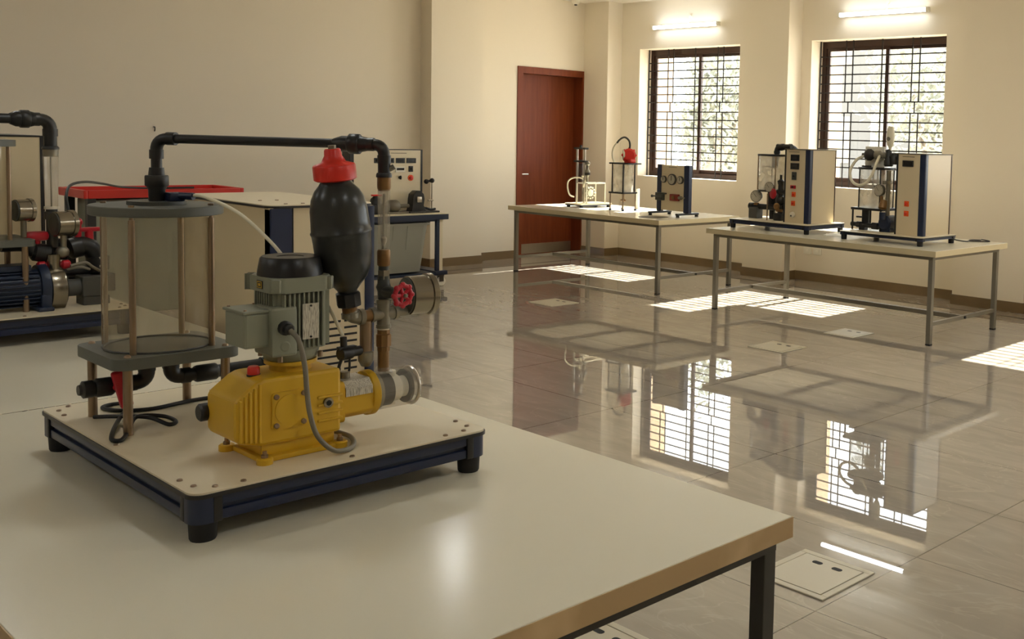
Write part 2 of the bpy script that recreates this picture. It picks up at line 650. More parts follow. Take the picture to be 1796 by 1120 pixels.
# windows: brown sliding frames behind an iron grill
for i, wx in enumerate(WINX):
    w = struct(bpy.data.objects.new('window_%d' % (i + 1), None))
    col.objects.link(w)
    w.location = (wx + WW / 2, WY, SILL)
    o = w.location
    x0, x1 = wx, wx + WW
    y0, y1 = WY + 0.215, WY + 0.285
    b = MB(o)
    b.box(x0, x0 + 0.055, y0, y1, SILL, HEAD).box(x1 - 0.055, x1, y0, y1, SILL, HEAD)
    b.box(x0 + 0.055, x1 - 0.055, y0, y1, SILL, SILL + 0.06).box(x0 + 0.055, x1 - 0.055, y0, y1, HEAD - 0.075, HEAD)
    b.build('window_frame', 'window_metal', w)
    xm = (x0 + x1) / 2
    for k, (a, c) in enumerate(((x0 + 0.055, xm + 0.03), (xm - 0.03, x1 - 0.055))):
        yy = y0 + 0.012 + 0.026 * k
        b = MB(o)
        zz0, zz1 = SILL + 0.06, HEAD - 0.075
        b.box(a, a + 0.045, yy, yy + 0.022, zz0, zz1).box(c - 0.045, c, yy, yy + 0.022, zz0, zz1)
        b.box(a + 0.045, c - 0.045, yy, yy + 0.022, zz0, zz0 + 0.045).box(a + 0.045, c - 0.045, yy, yy + 0.022, zz1 - 0.035, zz1)
        sash = b.build('sash', 'window_metal', w)
        MB(o).box(a + 0.045, c - 0.045, yy + 0.009, yy + 0.013, zz0 + 0.045, zz1 - 0.035).build('pane', 'window_glass', sash)
    g = MB(o)
    gy = WY + 0.175
    r = 0.007
    z1 = HEAD - 0.175
    rows = [z1 - 0.103 * k for k in range(6)]
    rows += [rows[-1] - 0.122 - 0.103 * k for k in range(7)]
    for z in rows:
        g.box(x0, x1, gy - r, gy + r, z - r, z + r)
    zu, zl = rows[5], rows[6]
    V = lambda x, a, c: g.box(x - r, x + r, gy - 2 * r - 0.001, gy - r, a, c)
    for x in (x0 + 0.012, xm - 0.02, x1 - 0.012):
        V(x, SILL, HEAD)
    for q in (0.25, 0.75):
        xc = x0 + WW * q - 0.02
        for s_ in (-0.048, 0.048):
            V(xc + s_, zu, HEAD)
            V(xc + s_, SILL, zl)
        V(xc, zl, zu)
    g.build('window_grill', 'grill_iron', w)


# tube lights above the windows
def tube_light(xc, label, zc=3.0, L=1.12):
    y = WY - 0.075
    t = thing('tube_light', label, 'light', (xc, WY, zc), 'tube lights on the window wall')
    o = t.location
    MB(o).box(xc - L / 2, xc + L / 2, y + 0.012, y + 0.045, zc - 0.02, zc + 0.022, 0.004).build('batten', 'white_plastic', t)
    MB(o).cyl((xc - L / 2 + 0.015, y, zc), (xc + L / 2 - 0.015, y, zc), 0.022, n=16).build('glowing_tube', 'tube_glow', t)
    for sx in (-1, 1):
        MB(o).box(xc + sx * L / 2 - 0.017, xc + sx * L / 2 + 0.017, y - 0.024, y + 0.03, zc - 0.024, zc + 0.024, 0.004).build('end_cap', 'white_plastic', t)
        MB(o).box(xc + sx * 0.35 - 0.015, xc + sx * 0.35 + 0.015, y + 0.045, WY, zc - 0.015, zc + 0.015).build('wall_bracket', 'white_plastic', t)
    b = MB(o)
    b.tube([(xc + 0.03, y + 0.03, zc + 0.02), (xc + 0.05, y + 0.03, zc + 0.06), (xc + 0.03, y + 0.06, zc + 0.10), (xc + 0.03, WY - 0.005, zc + 0.115)], 0.004, 8)
    b.cyl((xc + 0.03, WY, zc + 0.115), (xc + 0.03, WY - 0.018, zc + 0.115), 0.022)
    b.build('supply_cord', 'white_plastic', t)


tube_light(-9.27, 'lit white tube light above the smaller window nearer the door')
tube_light(-6.35, 'lit white tube light above the larger window, nearer the viewer')

# unseen ceiling lights: one inferred from a table reflection, the rest added for brightness
for lx in (-7.0, -3.4, 0.2):
    for ly in (4.8, 1.6, -1.6):
        k_ = 0.6 if (ly > 4 and lx < -6) else (1.55 if ly > 4 else 0.97)
        t = thing('unseen_ceiling_light', 'unseen round white ceiling light, one of a set added mainly for brightness', 'light', (lx, ly, HC), 'unseen ceiling lights, mostly added for brightness')
        MB(t.location).lathe((lx, ly, HC), (0, 0, -1), [(k_ * 0.15, 0), (k_ * 0.15, 0.03), (k_ * 0.14, 0.035)], 28).build('light_housing', 'white_plastic', t)
        MB(t.location).lathe((lx, ly, HC - 0.035), (0, 0, -1), [(k_ * 0.13, 0), (k_ * 0.12, 0.01), (k_ * 0.06, 0.014)], 28).build('diffuser', 'unseen_lamp_glow', t)

# ceiling detector
t = thing('smoke_detector', 'small round detector on the ceiling above the door', 'detector', (-10.86, 9.25, HC))
MB(t.location).lathe((-10.86, 9.25, HC), (0, 0, -1), [(0.055, 0), (0.055, 0.02), (0.03, 0.045)]).build('detector_body', 'white_plastic', t)
MB(t.location).lathe((-10.86, 9.25, HC - 0.045), (0, 0, -1), [(0.02, 0), (0.018, 0.015)]).build('sensor_head', 'black_plastic', t)

# double socket under the second window
for x, lb in ((-7.29, 'small wall socket plate under the far window, nearer the corner of the two'), (-7.15, 'small wall socket plate beside its twin, nearer the viewer')):
    t = thing('wall_socket', lb, 'socket', (x, WY, 0.35), 'sockets on the window wall')
    MB(t.location).box(x - 0.055, x + 0.055, WY - 0.012, WY, 0.305, 0.395, 0.003).build('cover_plate', 'white_plastic', t)
    MB(t.location).box(x - 0.02, x + 0.02, WY - 0.016, WY - 0.012, 0.335, 0.365).build('socket_face', 'paper', t)

# hook on the door-side wall
t = MB((WX, 4.064, 1.545)).tube([(WX, 4.064, 1.565), (WX + 0.02, 4.064, 1.562), (WX + 0.022, 4.064, 1.535), (WX + 0.012, 4.064, 1.525)], 0.006, 8).build('wall_hook', 'black_plastic')
tag(t, 'tiny dark hook on the bare wall just above the black return pipe', 'hook')


# floor service boxes
def floor_box(x0, x1, y0, y1, label):
    t = thing('floor_box', label, 'floor box', ((x0 + x1) / 2, (y0 + y1) / 2, 0), 'floor service boxes')
    o = t.location
    f = 0.028
    b = MB(o)
    b.box(x0, x1, y0, y0 + f, 0, 0.006, 0.002).box(x0, x1, y1 - f, y1, 0, 0.006, 0.002)
    b.box(x0, x0 + f, y0 + f, y1 - f, 0, 0.006, 0.002).box(x1 - f, x1, y0 + f, y1 - f, 0, 0.006, 0.002)
    b.build('box_frame', 'box_plate', t)
    MB(o).box(x0 + f, x1 - f, y0 + f, y1 - f, 0, 0.001).build('shadow_gap', 'dark_inlay', t)
    lid = MB(o).box(x0 + f + 0.004, x1 - f - 0.004, y0 + f + 0.004, y1 - f - 0.004, 0.001, 0.006).build('lid', 'box_plate', t)
    ym = y1 - f - 0.05
    for s_ in (-0.045, 0.045):
        xm = (x0 + x1) / 2 + s_
        MB(o).rbox(xm - 0.022, xm + 0.022, ym - 0.012, ym + 0.012, 0.006, 0.0066, 0.011).build('cable_slot', 'rubber', lid)


floor_box(-2.41, -2.085, 2.94, 3.27, 'square floor service box beside the near table leg, closest to the viewer')
floor_box(-2.58, -2.26, 1.99, 2.318, 'floor service box half hidden under the near table edge')
floor_box(-5.205, -4.865, 6.22, 6.54, 'floor service box out in the open, in front of the table with two rigs')
floor_box(-5.155, -4.855, 7.14, 7.46, 'floor service box at the foot of the table with two rigs')
floor_box(-7.99, -7.64, 6.28, 6.61, 'floor service box in front of the table by the door')


# ------------------------------------------------------------------ tables
TH = 0.765


def table(x0, x1, y0, y1, label, edge='laminate_edge', legm='steel_paint', leg_in=0.05, rail_z=0.155):
    t = thing('lab_table', label, 'table', ((x0 + x1) / 2, (y0 + y1) / 2, 0), 'white topped lab tables')
    o = t.location
    top = MB(o).box(x0 + 0.002, x1 - 0.002, y0 + 0.002, y1 - 0.002, TH - 0.046, TH, 0.0015).build('tabletop', 'laminate', t)
    e = MB(o)
    h0, h1 = TH - 0.048, TH - 0.0015
    e.box(x0, x0 + 0.002, y0, y1, h0, h1).box(x1 - 0.002, x1, y0, y1, h0, h1).box(x0 + 0.002, x1 - 0.002, y0, y0 + 0.002, h0, h1).box(x0 + 0.002, x1 - 0.002, y1 - 0.002, y1, h0, h1)
    e.build('edge_band', edge, top)
    a = leg_in
    w = 0.04
    zt = TH - 0.048
    f = MB(o)
    f.box(x0 + a, x1 - a, y0 + a, y0 + a + w, zt - 0.03, zt).box(x0 + a, x1 - a, y1 - a - w, y1 - a, zt - 0.03, zt)
    f.box(x0 + a, x0 + a + w, y0 + a + w, y1 - a - w, zt - 0.03, zt).box(x1 - a - w, x1 - a, y0 + a + w, y1 - a - w, zt - 0.03, zt)
    for q in (1 / 3, 2 / 3):
        xm = x0 + (x1 - x0) * q
        f.box(xm - 0.02, xm + 0.02, y0 + a + w, y1 - a - w, zt - 0.03, zt)
    f.build('top_frame', legm, t)
    for lx in (x0 + a, x1 - a - w):
        for ly in (y0 + a, y1 - a - w):
            lg = MB(o).box(lx, lx + w, ly, ly + w, 0.012, zt - 0.03, 0.002).build('leg', legm, t)
            MB(o).box(lx - 0.001, lx + w + 0.001, ly - 0.001, ly + w + 0.001, 0, 0.014, 0.002).build('leg_cap', 'rubber', lg)
        r = MB(o).box(lx + 0.005, lx + w - 0.005, y0 + a + w, y1 - a - w, rail_z, rail_z + 0.03).build('end_rail', legm, t)
        sx = lx + w - 0.005 if lx > (x0 + x1) / 2 else lx + 0.005
        d = 0.012 if lx > (x0 + x1) / 2 else -0.012
        ym = (y0 + y1) / 2
        MB(o).cyl((sx, ym, rail_z + 0.015), (sx + d, ym, rail_z + 0.015), 0.012, n=10).build('bolt', 'rubber', r)
    MB(o).box(x0 + a + w - 0.005, x1 - a - w + 0.005, (y0 + y1) / 2 - 0.018, (y0 + y1) / 2 + 0.018, rail_z - 0.006, rail_z + 0.03).build('stretcher', legm, t)
    return t


nt_ = table(-3.486, -1.395, 0.497, 1.845, 'white lab table in front with worn tan edge, carrying the yellow pump rig', 'worn_edge_band', 'steel_dark', 0.026)
# worn dark chips along the joint edge of the near table top
b = MB(nt_.location)
rnd = random.Random(3)
y = 0.50
while y < 1.84:
    d = rnd.uniform(0.012, 0.05)
    w = rnd.uniform(0.002, 0.009)
    b.prism([(-3.4862, y), (-3.4862 + w, y + d * 0.3), (-3.4862 + w * 0.7, y + d * 0.8), (-3.4862, y + d)], TH - 0.003, TH + 0.00008, 'z')
    y += d * rnd.uniform(0.9, 1.3)
b.build('chipped_edge', 'dark_inlay', nt_)
table(-5.95, -3.490, 0.497, 1.845, 'white lab table end-on behind the near one, carrying the blue motor rig', 'worn_edge_band', 'steel_dark', 0.055)
table(-9.965, -7.50, 7.52, 8.76, 'white lab table in front of the brown door')
table(-6.648, -4.205, 7.295, 8.52, 'white lab table under the larger window, carrying two cream cabinet rigs')


# ------------------------------------------------------------------ shared rig parts
def rig_base(t, x0, x1, y0, y1, zf, zt, screws=True, foot_r=0.024):
    """board on blue slotted rails with black joints and rubber feet"""
    o = t.location
    board = MB(o).rbox(x0, x1, y0, y1, zt - 0.004, zt, 0.028).build('base_board', 'board_white', t)
    MB(o).rbox(x0 - 0.003, x1 + 0.003, y0 - 0.003, y1 + 0.003, zt - 0.012, zt - 0.004, 0.03).build('board_edge', 'black_plastic', board)
    zr0, zr1 = zf + 0.042, zt - 0.012
    zm = (zr0 + zr1) / 2
    c = 0.06

    def rail(ax, a, b, face, inner):
        m = MB(o)
        lo, hi = min(face, inner), max(face, inner)
        fb = 0.006 if face > inner else -0.006
        for z0, z1 in ((zr0, zm - 0.005), (zm + 0.005, zr1)):
            m.box(*((a, b, lo, hi) if ax == 'x' else (lo, hi, a, b)), z0, z1, 0.002)
        l2, h2 = min(face - fb * 1.5, inner), max(face - fb * 1.5, inner)
        m.box(*((a, b, l2, h2) if ax == 'x' else (l2, h2, a, b)), zm - 0.006, zm + 0.006)
        m.build('rail', 'profile_blue', t)
    rail('x', x0 + c, x1 - c, y0 + 0.004, y0 + 0.034)
    rail('x', x0 + c, x1 - c, y1 - 0.004, y1 - 0.034)
    rail('y', y0 + c, y1 - c, x0 + 0.004, x0 + 0.034)
    rail('y', y0 + c, y1 - c, x1 - 0.004, x1 - 0.034)
    for sx in (0, 1):
        for sy in (0, 1):
            cx0, cx1 = (x0, x0 + c) if sx == 0 else (x1 - c, x1)
            cy0, cy1 = (y0, y0 + c) if sy == 0 else (y1 - c, y1)
            # rounded outer corner post
            pts = [p for p in rrect(x0 + 0.001, x1 - 0.001, y0 + 0.001, y1 - 0.001, 0.028) if cx0 - 0.001 <= p[0] <= cx1 + 0.001 and cy0 - 0.001 <= p[1] <= cy1 + 0.001]
            ex = x0 + c - 0.018 if sx == 0 else x1 - c + 0.018
            ey = y0 + c - 0.018 if sy == 0 else y1 - c + 0.018
            fx = x0 + 0.001 if sx == 0 else x1 - 0.001
            fy = y0 + 0.001 if sy == 0 else y1 - 0.001
            start, end = ((ex, fy), (fx, ey))
            if math.dist(pts[0], start) > math.dist(pts[0], end):
                start, end = end, start
            poly = [start] + pts + [end, (ex, ey)]
            post = MB(o).prism(poly, zr0 - 0.002, zr1, 'z').build('corner_post', 'profile_blue', t)
            k = MB(o)
            for (a0, a1, b0, b1) in (((ex, x0 + c) if sx == 0 else (x1 - c, ex)) + ((y0, y0 + 0.038) if sy == 0 else (y1 - 0.038, y1)),
                                     ((x0, x0 + 0.038) if sx == 0 else (x1 - 0.038, x1)) + ((ey, y0 + c) if sy == 0 else (y1 - c, ey))):
                k.box(a0, a1, b0, b1, zr0 - 0.002, zr1, 0.002)
            k.build('corner_joint', 'black_plastic', post)
            mx = x0 + 0.034 if sx == 0 else x1 - 0.034
            my = y0 + 0.034 if sy == 0 else y1 - 0.034
            MB(o).lathe((mx, my, zf), (0, 0, 1), [(foot_r, 0), (foot_r * 1.08, 0.004), (foot_r * 1.15, 0.042)], 20).build('foot', 'rubber', t)
    if screws:
        pts = []
        for sx, sy in ((0, 0), (0, 1), (1, 0), (1, 1)):
            cx = x0 if sx == 0 else x1
            cy = y0 if sy == 0 else y1
            dx = 1 if sx == 0 else -1
            dy = 1 if sy == 0 else -1
            pts += [(cx + dx * 0.025, cy + dy * 0.055), (cx + dx * 0.055, cy + dy * 0.025), (cx + dx * 0.11, cy + dy * 0.02), (cx + dx * 0.02, cy + dy * 0.11)]
        pts += [((x0 + x1) / 2, y0 + 0.02), ((x0 + x1) / 2, y1 - 0.02), (x1 - 0.02, (y0 + y1) / 2)]
        for x, y in pts:
            MB(o).lathe((x, y, zt), (0, 0, 1), [(0.0062, 0), (0.0055, 0.003), (0.003, 0.004)], 10).build('screw', 'rod_steel', board)
    return board


def gauge(t, c, axis, r, depth, face='dial', case='stainless', stem=None):
    """round gauge; c is the centre of the dial face, axis points out of the dial"""
    o = t.location
    c = Vector(c)
    a = Vector(axis).normalized()
    g = MB(o).lathe(c - a * depth, a, [(r * 0.55, 0), (r * 0.97, 0.004), (r * 0.97, depth * 0.78), (r * 1.05, depth * 0.8), (r * 1.05, depth), (r * 0.95, depth + 0.002)], 32).build('pressure_gauge', case, t)
    MB(o).lathe(c + a * 0.002, a, [(r * 0.92, 0), (r * 0.92, 0.002)], 32).build('dial_face', face, g)
    MB(o).lathe(c - a * (depth + 0.003), a, [(r * 0.6, 0), (r * 0.9, 0.002), (r * 0.9, 0.008)], 32).build('back_plate', 'valve_grey', g)
    side = a.cross(Vector((0, 0, 1))).normalized()
    n = MB(o)
    n.cyl(c + a * 0.005 - side * r * 0.1 - Vector((0, 0, r * 0.15)), c + a * 0.005 + side * r * 0.45 + Vector((0, 0, r * 0.5)), r * 0.03, n=6)
    n.build('needle', 'black_plastic', g)
    n = MB(o)
    for k in range(9):
        an = -PI * 0.25 + k * PI * 1.5 / 8
        dr = side * math.cos(an) + Vector((0, 0, 1)) * math.sin(an)
        n.cyl(c + a * 0.0045 + dr * r * 0.68, c + a * 0.0045 + dr * r * 0.85, r * 0.025, n=5)
    n.build('dial_scale', 'black_plastic', g)
    if stem is not None:
        MB(o).cyl(c - a * depth * 0.5 - Vector((0, 0, r * 0.9)), stem, 0.008, n=12).build('gauge_stem', 'galvanised', g)
    return g


def handwheel(t, c, axis, R, r, material, spokes=5, name='handwheel', lobes=0):
    o = t.location
    c = Vector(c)
    a = Vector(axis).normalized()
    ref = Vector((0, 0, 1)) if abs(a.z) < 0.9 else Vector((1, 0, 0))
    u = a.cross(ref).normalized()
    w = a.cross(u)
    m = MB(o)
    m.torus(c, a, R, r, 32, 10)
    for k in range(spokes):
        d = u * math.cos(2 * PI * k / spokes) + w * math.sin(2 * PI * k / spokes)
        m.cyl(c + d * R * 0.2, c + d * R, r * 0.8, n=8)
    for k in range(lobes):
        d = u * math.cos(2 * PI * k / lobes) + w * math.sin(2 * PI * k / lobes)
        m.ball(c + d * (R + r * 0.5), r * 1.2, n=10)
    m.lathe(c - a * r, a, [(R * 0.32, 0), (R * 0.32, r * 2), (R * 0.2, r * 2.4)], 16)
    return m.build(name, material, t)


def elbow(mb, c, d0, d1, L, r, collar=1.28, n=16):
    """pipe elbow fitting at corner c with arms along d0 and d1 (away from c), with socket collars at both ends"""
    c, d0, d1 = Vector(c), Vector(d0).normalized(), Vector(d1).normalized()
    k = L * 0.62
    mb.bend(c + d0 * k, c, c + d1 * k, r * 1.12, n)
    for d in (d0, d1):
        mb.cyl(c + d * k * 0.9, c + d * L, r * collar, n=n)
    return mb


# ================================================================== the yellow pump rig in front
X0, X1, Y0, Y1 = -3.045, -2.127, 0.850, 1.554
ZB = 0.87
rig = thing('pump_test_rig', 'bench rig with yellow metering pump, clear tank and dark accumulator vessel on blue framed board', 'test rig', ((X0 + X1) / 2, (Y0 + Y1) / 2, TH))
O = rig.location
rig_base(rig, X0, X1, Y0, Y1, TH, ZB)

# --- clear tank on its four-legged plate
TX, TY = -2.767, 1.03
plate = MB(O).rbox(TX - 0.138, TX + 0.138, TY - 0.145, TY + 0.145, 1.026, 1.053, 0.03, 6, 0.002).build('tank_plate', 'pvc_grey', rig)
for sx in (-1, 1):
    for sy in (-1, 1):
        lx, ly = TX + sx * 0.116, TY + sy * 0.112
        MB(O).cyl((lx, ly, ZB), (lx, ly, 1.026), 0.0105).build('leg', 'rod_steel', plate)
        MB(O).lathe((lx, ly, 1.053), (0, 0, 1), [(0.008, 0), (0.007, 0.004), (0.0045, 0.006)], 12).build('bolt', 'rod_steel', plate)
tank = MB(O).lathe((TX, TY, 1.053), (0, 0, 1), [(0.1195, 0), (0.1195, 0.326)], 64, False, False).build('tank_cylinder', 'acrylic', rig)
b = MB(O)
b.torus((TX, TY, 1.055), (0, 0, 1), 0.1195, 0.003, 48, 6)
b.build('seal_ring', 'pvc_block', tank)
lid = MB(O).lathe((TX, TY, 1.379), (0, 0, 1), [(0.146, 0), (0.148, 0.002), (0.148, 0.021), (0.146, 0.023)], 56).build('tank_lid', 'pvc_grey', rig)
MB(O).lathe((TX, TY, 1.402), (0, 0, 1), [(0.066, 0), (0.066, 0.009)], 36).build('lid_flange', 'valve_grey', lid)
for k in range(4):
    an = PI / 4 + k * PI / 2
    rx, ry = TX + 0.128 * math.cos(an), TY + 0.128 * math.sin(an)
    rd = MB(O).cyl((rx, ry, 1.053), (rx, ry, 1.372), 0.0075).cyl((rx, ry, 1.37), (rx, ry, 1.379), 0.0045).build('tie_rod', 'rod_steel', rig)
    MB(O).lathe((rx, ry, 1.402), (0, 0, 1), [(0.007, 0), (0.007, 0.005)], 6).build('nut', 'rod_steel', rd)

# --- black return pipe from the top of the flow tube back into the tank lid
CX, CY = -2.31, 1.375
ZP = 1.5635
dirp = Vector((CX - TX, CY - TY, 0)).normalized()
pipe = MB(O).cyl((TX, TY, 1.405), (TX, TY, ZP - 0.03), 0.0125).cyl(Vector((TX, TY, ZP)) + dirp * 0.02, Vector((CX, CY, ZP)) - dirp * 0.02, 0.0112).build('return_pipe', 'pipe_black', rig)
elbow(MB(O), (TX, TY, ZP), (0, 0, -1), dirp, 0.05, 0.0125).build('elbow', 'pipe_black', pipe)
elbow(MB(O), (CX, CY, ZP), (0, 0, -1), -dirp, 0.045, 0.0125).build('elbow', 'pipe_black', pipe)
b = MB(O)
b.lathe((TX, TY, 1.407), (0, 0, 1), [(0.0185, 0), (0.019, 0.03), (0.022, 0.036), (0.0185, 0.068), (0.0165, 0.085)], 24)
b.lathe((TX, TY, 1.446), (0, 0, 1), [(0.026, 0), (0.0275, 0.003), (0.0275, 0.024), (0.026, 0.027)], 10)
b.build('union_nut', 'pipe_black', pipe)
up = Vector((CX, CY, ZP)) - dirp * 0.105
b = MB(O)
b.lathe(up, dirp, [(0.0125, -0.02), (0.019, 0.0), (0.019, 0.05), (0.016, 0.065)], 24)
b.lathe(up + dirp * 0.018, dirp, [(0.022, 0), (0.0255, 0.004), (0.0255, 0.024), (0.022, 0.028)], 10)
b.build('union_nut', 'pipe_black', pipe)
b = MB(O).cyl((CX, CY, 1.49), (CX, CY, ZP - 0.03), 0.0145).lathe((CX, CY, 1.485), (0, 0, 1), [(0.0185, 0), (0.0185, 0.006), (0.0165, 0.011)], 24)
b.build('pipe_socket', 'pipe_black', pipe)
b = MB(O)
side = Vector((0.6, 0.8, 0))
b.cyl(Vector((CX, CY, 1.505)) + side * 0.012, Vector((CX, CY, 1.512)) + side * 0.024, 0.007, n=10)
b.build('vent_plug', 'galvanised', pipe)

# --- clear flow tube
ft = MB(O).lathe((CX, CY, 1.305), (0, 0, 1), [(0.0135, 0), (0.0145, 0.162)], 28, False, False).build('flow_tube', 'acrylic_tube', rig)
MB(O).lathe((CX, CY, 1.306), (0, 0, 1), [(0.0065, 0), (0.0105, 0.150)], 20, False, False).build('tapered_bore', 'acrylic_tube', ft)
MB(O).lathe((CX, CY, 1.452), (0, 0, 1), [(0.013, 0), (0.0155, 0.006), (0.016, 0.012), (0.016, 0.033)], 24).build('brass_coupling', 'brass', ft)
MB(O).lathe((CX, CY, 1.270), (0, 0, 1), [(0.0135, 0), (0.0155, 0.003), (0.0155, 0.036), (0.0135, 0.040)], 24).build('brass_coupling', 'brass', ft)
MB(O).cyl((CX - 0.003, CY, 1.31), (CX - 0.003, CY + 0.002, 1.445), 0.0028, n=8).build('guide_rod', 'galvanised', ft)
MB(O).lathe((CX, CY, 1.318), (0, 0, 1), [(0.002, 0), (0.007, 0.012), (0.007, 0.02), (0.003, 0.024)], 14).build('float', 'steel', ft)

# --- riser with gate valve, cross, brass union
riser = MB(O)
riser.lathe((CX, CY, 1.215), (0, 0, 1), [(0.0125, -0.02), (0.0125, 0.055)], 20)
riser.lathe((CX, CY, 1.190), (0, 0, 1), [(0.014, 0), (0.0145, 0.018), (0.018, 0.028), (0.0145, 0.038), (0.014, 0.056)], 20)
riser = riser.build('riser', 'valve_grey', rig)
MB(O).lathe((CX, CY, 1.238), (0, 0, 1), [(0.015, 0), (0.015, 0.022)], 6).build('hex_nut', 'galvanised', riser)
for z in (1.186, 1.132, 1.115):
    MB(O).lathe((CX, CY, z - 0.004), (0, 0, 1), [(0.0135, 0), (0.0145, 0.002), (0.0135, 0.006)], 18).build('seal_tape', 'seal_tape', riser)
b = MB(O)
b.cyl((CX, CY, 1.125), (CX, CY, 1.186), 0.0155).cyl((CX, CY - 0.034, 1.152), (CX, CY + 0.036, 1.152), 0.0145)
for d in ((0, 0, 1), (0, 0, -1), (0, 1, 0), (0, -1, 0)):
    p = Vector((CX, CY, 1.153)) + Vector(d) * 0.026
    b.cyl(p, p + Vector(d) * 0.009, 0.0178)
b.build('cross_fitting', 'galvanised', riser)
b = MB(O)
b.lathe((CX, CY, 1.062), (0, 0, 1), [(0.0155, 0), (0.0155, 0.01), (0.0185, 0.012), (0.0185, 0.04), (0.0155, 0.043), (0.0155, 0.052)], 8)
b.build('brass_union', 'brass', riser)
MB(O).cyl((CX, CY, 1.012), (CX, CY, 1.064), 0.0135).build('brass_nipple', 'brass', riser)
MB(O).cyl((CX, CY, 1.208), (CX + 0.082, CY, 1.208), 0.009).lathe((CX + 0.012, CY, 1.208), (1, 0, 0), [(0.015, 0), (0.014, 0.03), (0.010, 0.04)], 16).build('valve_bonnet', 'valve_grey', riser)
hw = handwheel(rig, (CX + 0.085, CY, 1.208), (1, 0.1, 0), 0.0225, 0.0058, 'red_dark', 5, 'handwheel', 8)
MB(O).lathe((CX + 0.085, CY, 1.208), (1, 0.1, 0), [(0.005, 0), (0.005, 0.014), (0.003, 0.016)], 6).build('nut', 'galvanised', hw)
gauge(rig, (CX, CY + 0.132, 1.190), (0.12, 1, 0), 0.05, 0.066, stem=(CX, CY + 0.05, 1.152))
MB(O).cyl((CX, CY + 0.03, 1.152), (CX, CY + 0.062, 1.152), 0.011, n=14).cyl((CX, CY + 0.055, 1.152), (CX, CY + 0.095, 1.16), 0.009, n=12).build('gauge_nipple', 'galvanised', rig)

# --- accumulator vessel leaning slightly, on a grey elbow
A0 = Vector((CX, 1.283, 1.198))
A1 = Vector((CX, 1.248, 1.50))
ax = (A1 - A0).normalized()
prof = [(0.020, 0.010), (0.023, 0.022), (0.034, 0.036), (0.048, 0.053), (0.0575, 0.075), (0.062, 0.098), (0.0645, 0.12), (0.065, 0.14), (0.0665, 0.157), (0.0685, 0.160), (0.0685, 0.164), (0.0665, 0.167),
        (0.065, 0.19), (0.064, 0.215), (0.059, 0.241), (0.050, 0.260), (0.039, 0.273), (0.034, 0.281), (0.033, 0.292)]
acc = MB(O).lathe(A0, ax, prof, 40).build('accumulator_vessel', 'vessel_grey', rig, 55)
MB(O).lathe(A0, ax, [(0.019, -0.020), (0.0275, -0.017), (0.0285, -0.013), (0.0285, 0.014), (0.022, 0.018), (0.021, 0.030)], 8).build('neck_nut', 'black_plastic', acc)
cap = MB(O).lathe(A0, ax, [(0.043, 0.283), (0.0475, 0.286), (0.0475, 0.317), (0.045, 0.321), (0.027, 0.327), (0.0225, 0.336), (0.0195, 0.341), (0.0185, 0.354), (0.016, 0.357)], 12).build('red_cap', 'red_plastic', acc, 50)
MB(O).cyl(A0 + ax * 0.352, A0 + ax * 0.365, 0.009, n=12).build('gas_valve', 'galvanised', acc)
MB(O).lathe(A0, ax, [(0.0165, -0.045), (0.0175, -0.018)], 12).build('brass_nipple', 'brass', acc)
b = MB(O)
ez = 1.152
ec = Vector((CX, 1.289, ez))
b.bend(A0 - ax * 0.030, ec, (CX, 1.316, ez), 0.0175, 18)
b.cyl(A0 - ax * 0.046, A0 - ax * 0.034, 0.0205)
b.cyl((CX, 1.308, ez), (CX, 1.32, ez), 0.0195)
b.build('elbow', 'galvanised', acc)
MB(O).cyl((CX, 1.318, ez), (CX, 1.345, ez), 0.0145).build('brass_nipple', 'brass', acc)

# --- relief branch below
b = MB(O).cyl((CX - 0.01, 1.334, 1.062), (CX - 0.01, 1.334, 1.142), 0.0145)
relief = b.build('relief_branch', 'rod_steel', rig)
MB(O).lathe((CX - 0.01, 1.334, 1.028), (0, 0, 1), [(0.011, 0), (0.015, 0.008), (0.0185, 0.014), (0.0185, 0.034), (0.015, 0.038)], 12).build('tee', 'galvanised', relief)
b = MB(O)
b.cyl((CX - 0.01, 1.318, 1.068), (CX - 0.005, 1.285, 1.068), 0.012).lathe((CX, 1.278, 1.068), (0.2, -1, 0), [(0.015, -0.012), (0.016, 0), (0.015, 0.018)], 14)
b.cyl((CX, 1.272, 1.07), (CX, 1.27, 1.108), 0.008)
b.box(CX - 0.006, CX + 0.008, 1.255, 1.300, 1.078, 1.086, 0.002)
b.build('vent_valve', 'black_plastic', relief)
MB(O).tube([(CX + 0.004, 1.268, 1.065), (CX + 0.006, 1.256, 1.04), (CX + 0.005, 1.256, 1.01), (CX, 1.262, 0.995)], 0.0038, 8).build('sensor_wire', 'cable_black', relief)
MB(O).tube([(CX + 0.004, 1.284, 1.058), (CX + 0.006, 1.282, 1.03), (CX + 0.002, 1.277, 1.0)], 0.0028, 8).build('sensor_wire', 'cable_black', relief)

# --- white hose from the tank lid to the relief valve, behind the motor
b = MB(O)
b.tube([(TX + 0.055, TY + 0.045, 1.424), (TX + 0.10, TY + 0.07, 1.424), (TX + 0.22, TY + 0.10, 1.392), (TX + 0.32, TY + 0.13, 1.330), (TX + 0.37, TY + 0.155, 1.275), (TX + 0.39, TY + 0.19, 1.23), (TX + 0.41, TY + 0.21, 1.205), (TX + 0.43, TY + 0.225, 1.165), (TX + 0.455, TY + 0.24, 1.11)], 0.0042, 10)
hose = b.build('bleed_hose', 'hose_white', rig)
b = MB(O).cyl((TX + 0.035, TY + 0.03, 1.424), (TX + 0.075, TY + 0.056, 1.424), 0.009).box(TX + 0.01, TX + 0.05, TY + 0.012, TY + 0.048, 1.411, 1.432, 0.004)
b.build('hose_fitting', 'profile_blue', hose)

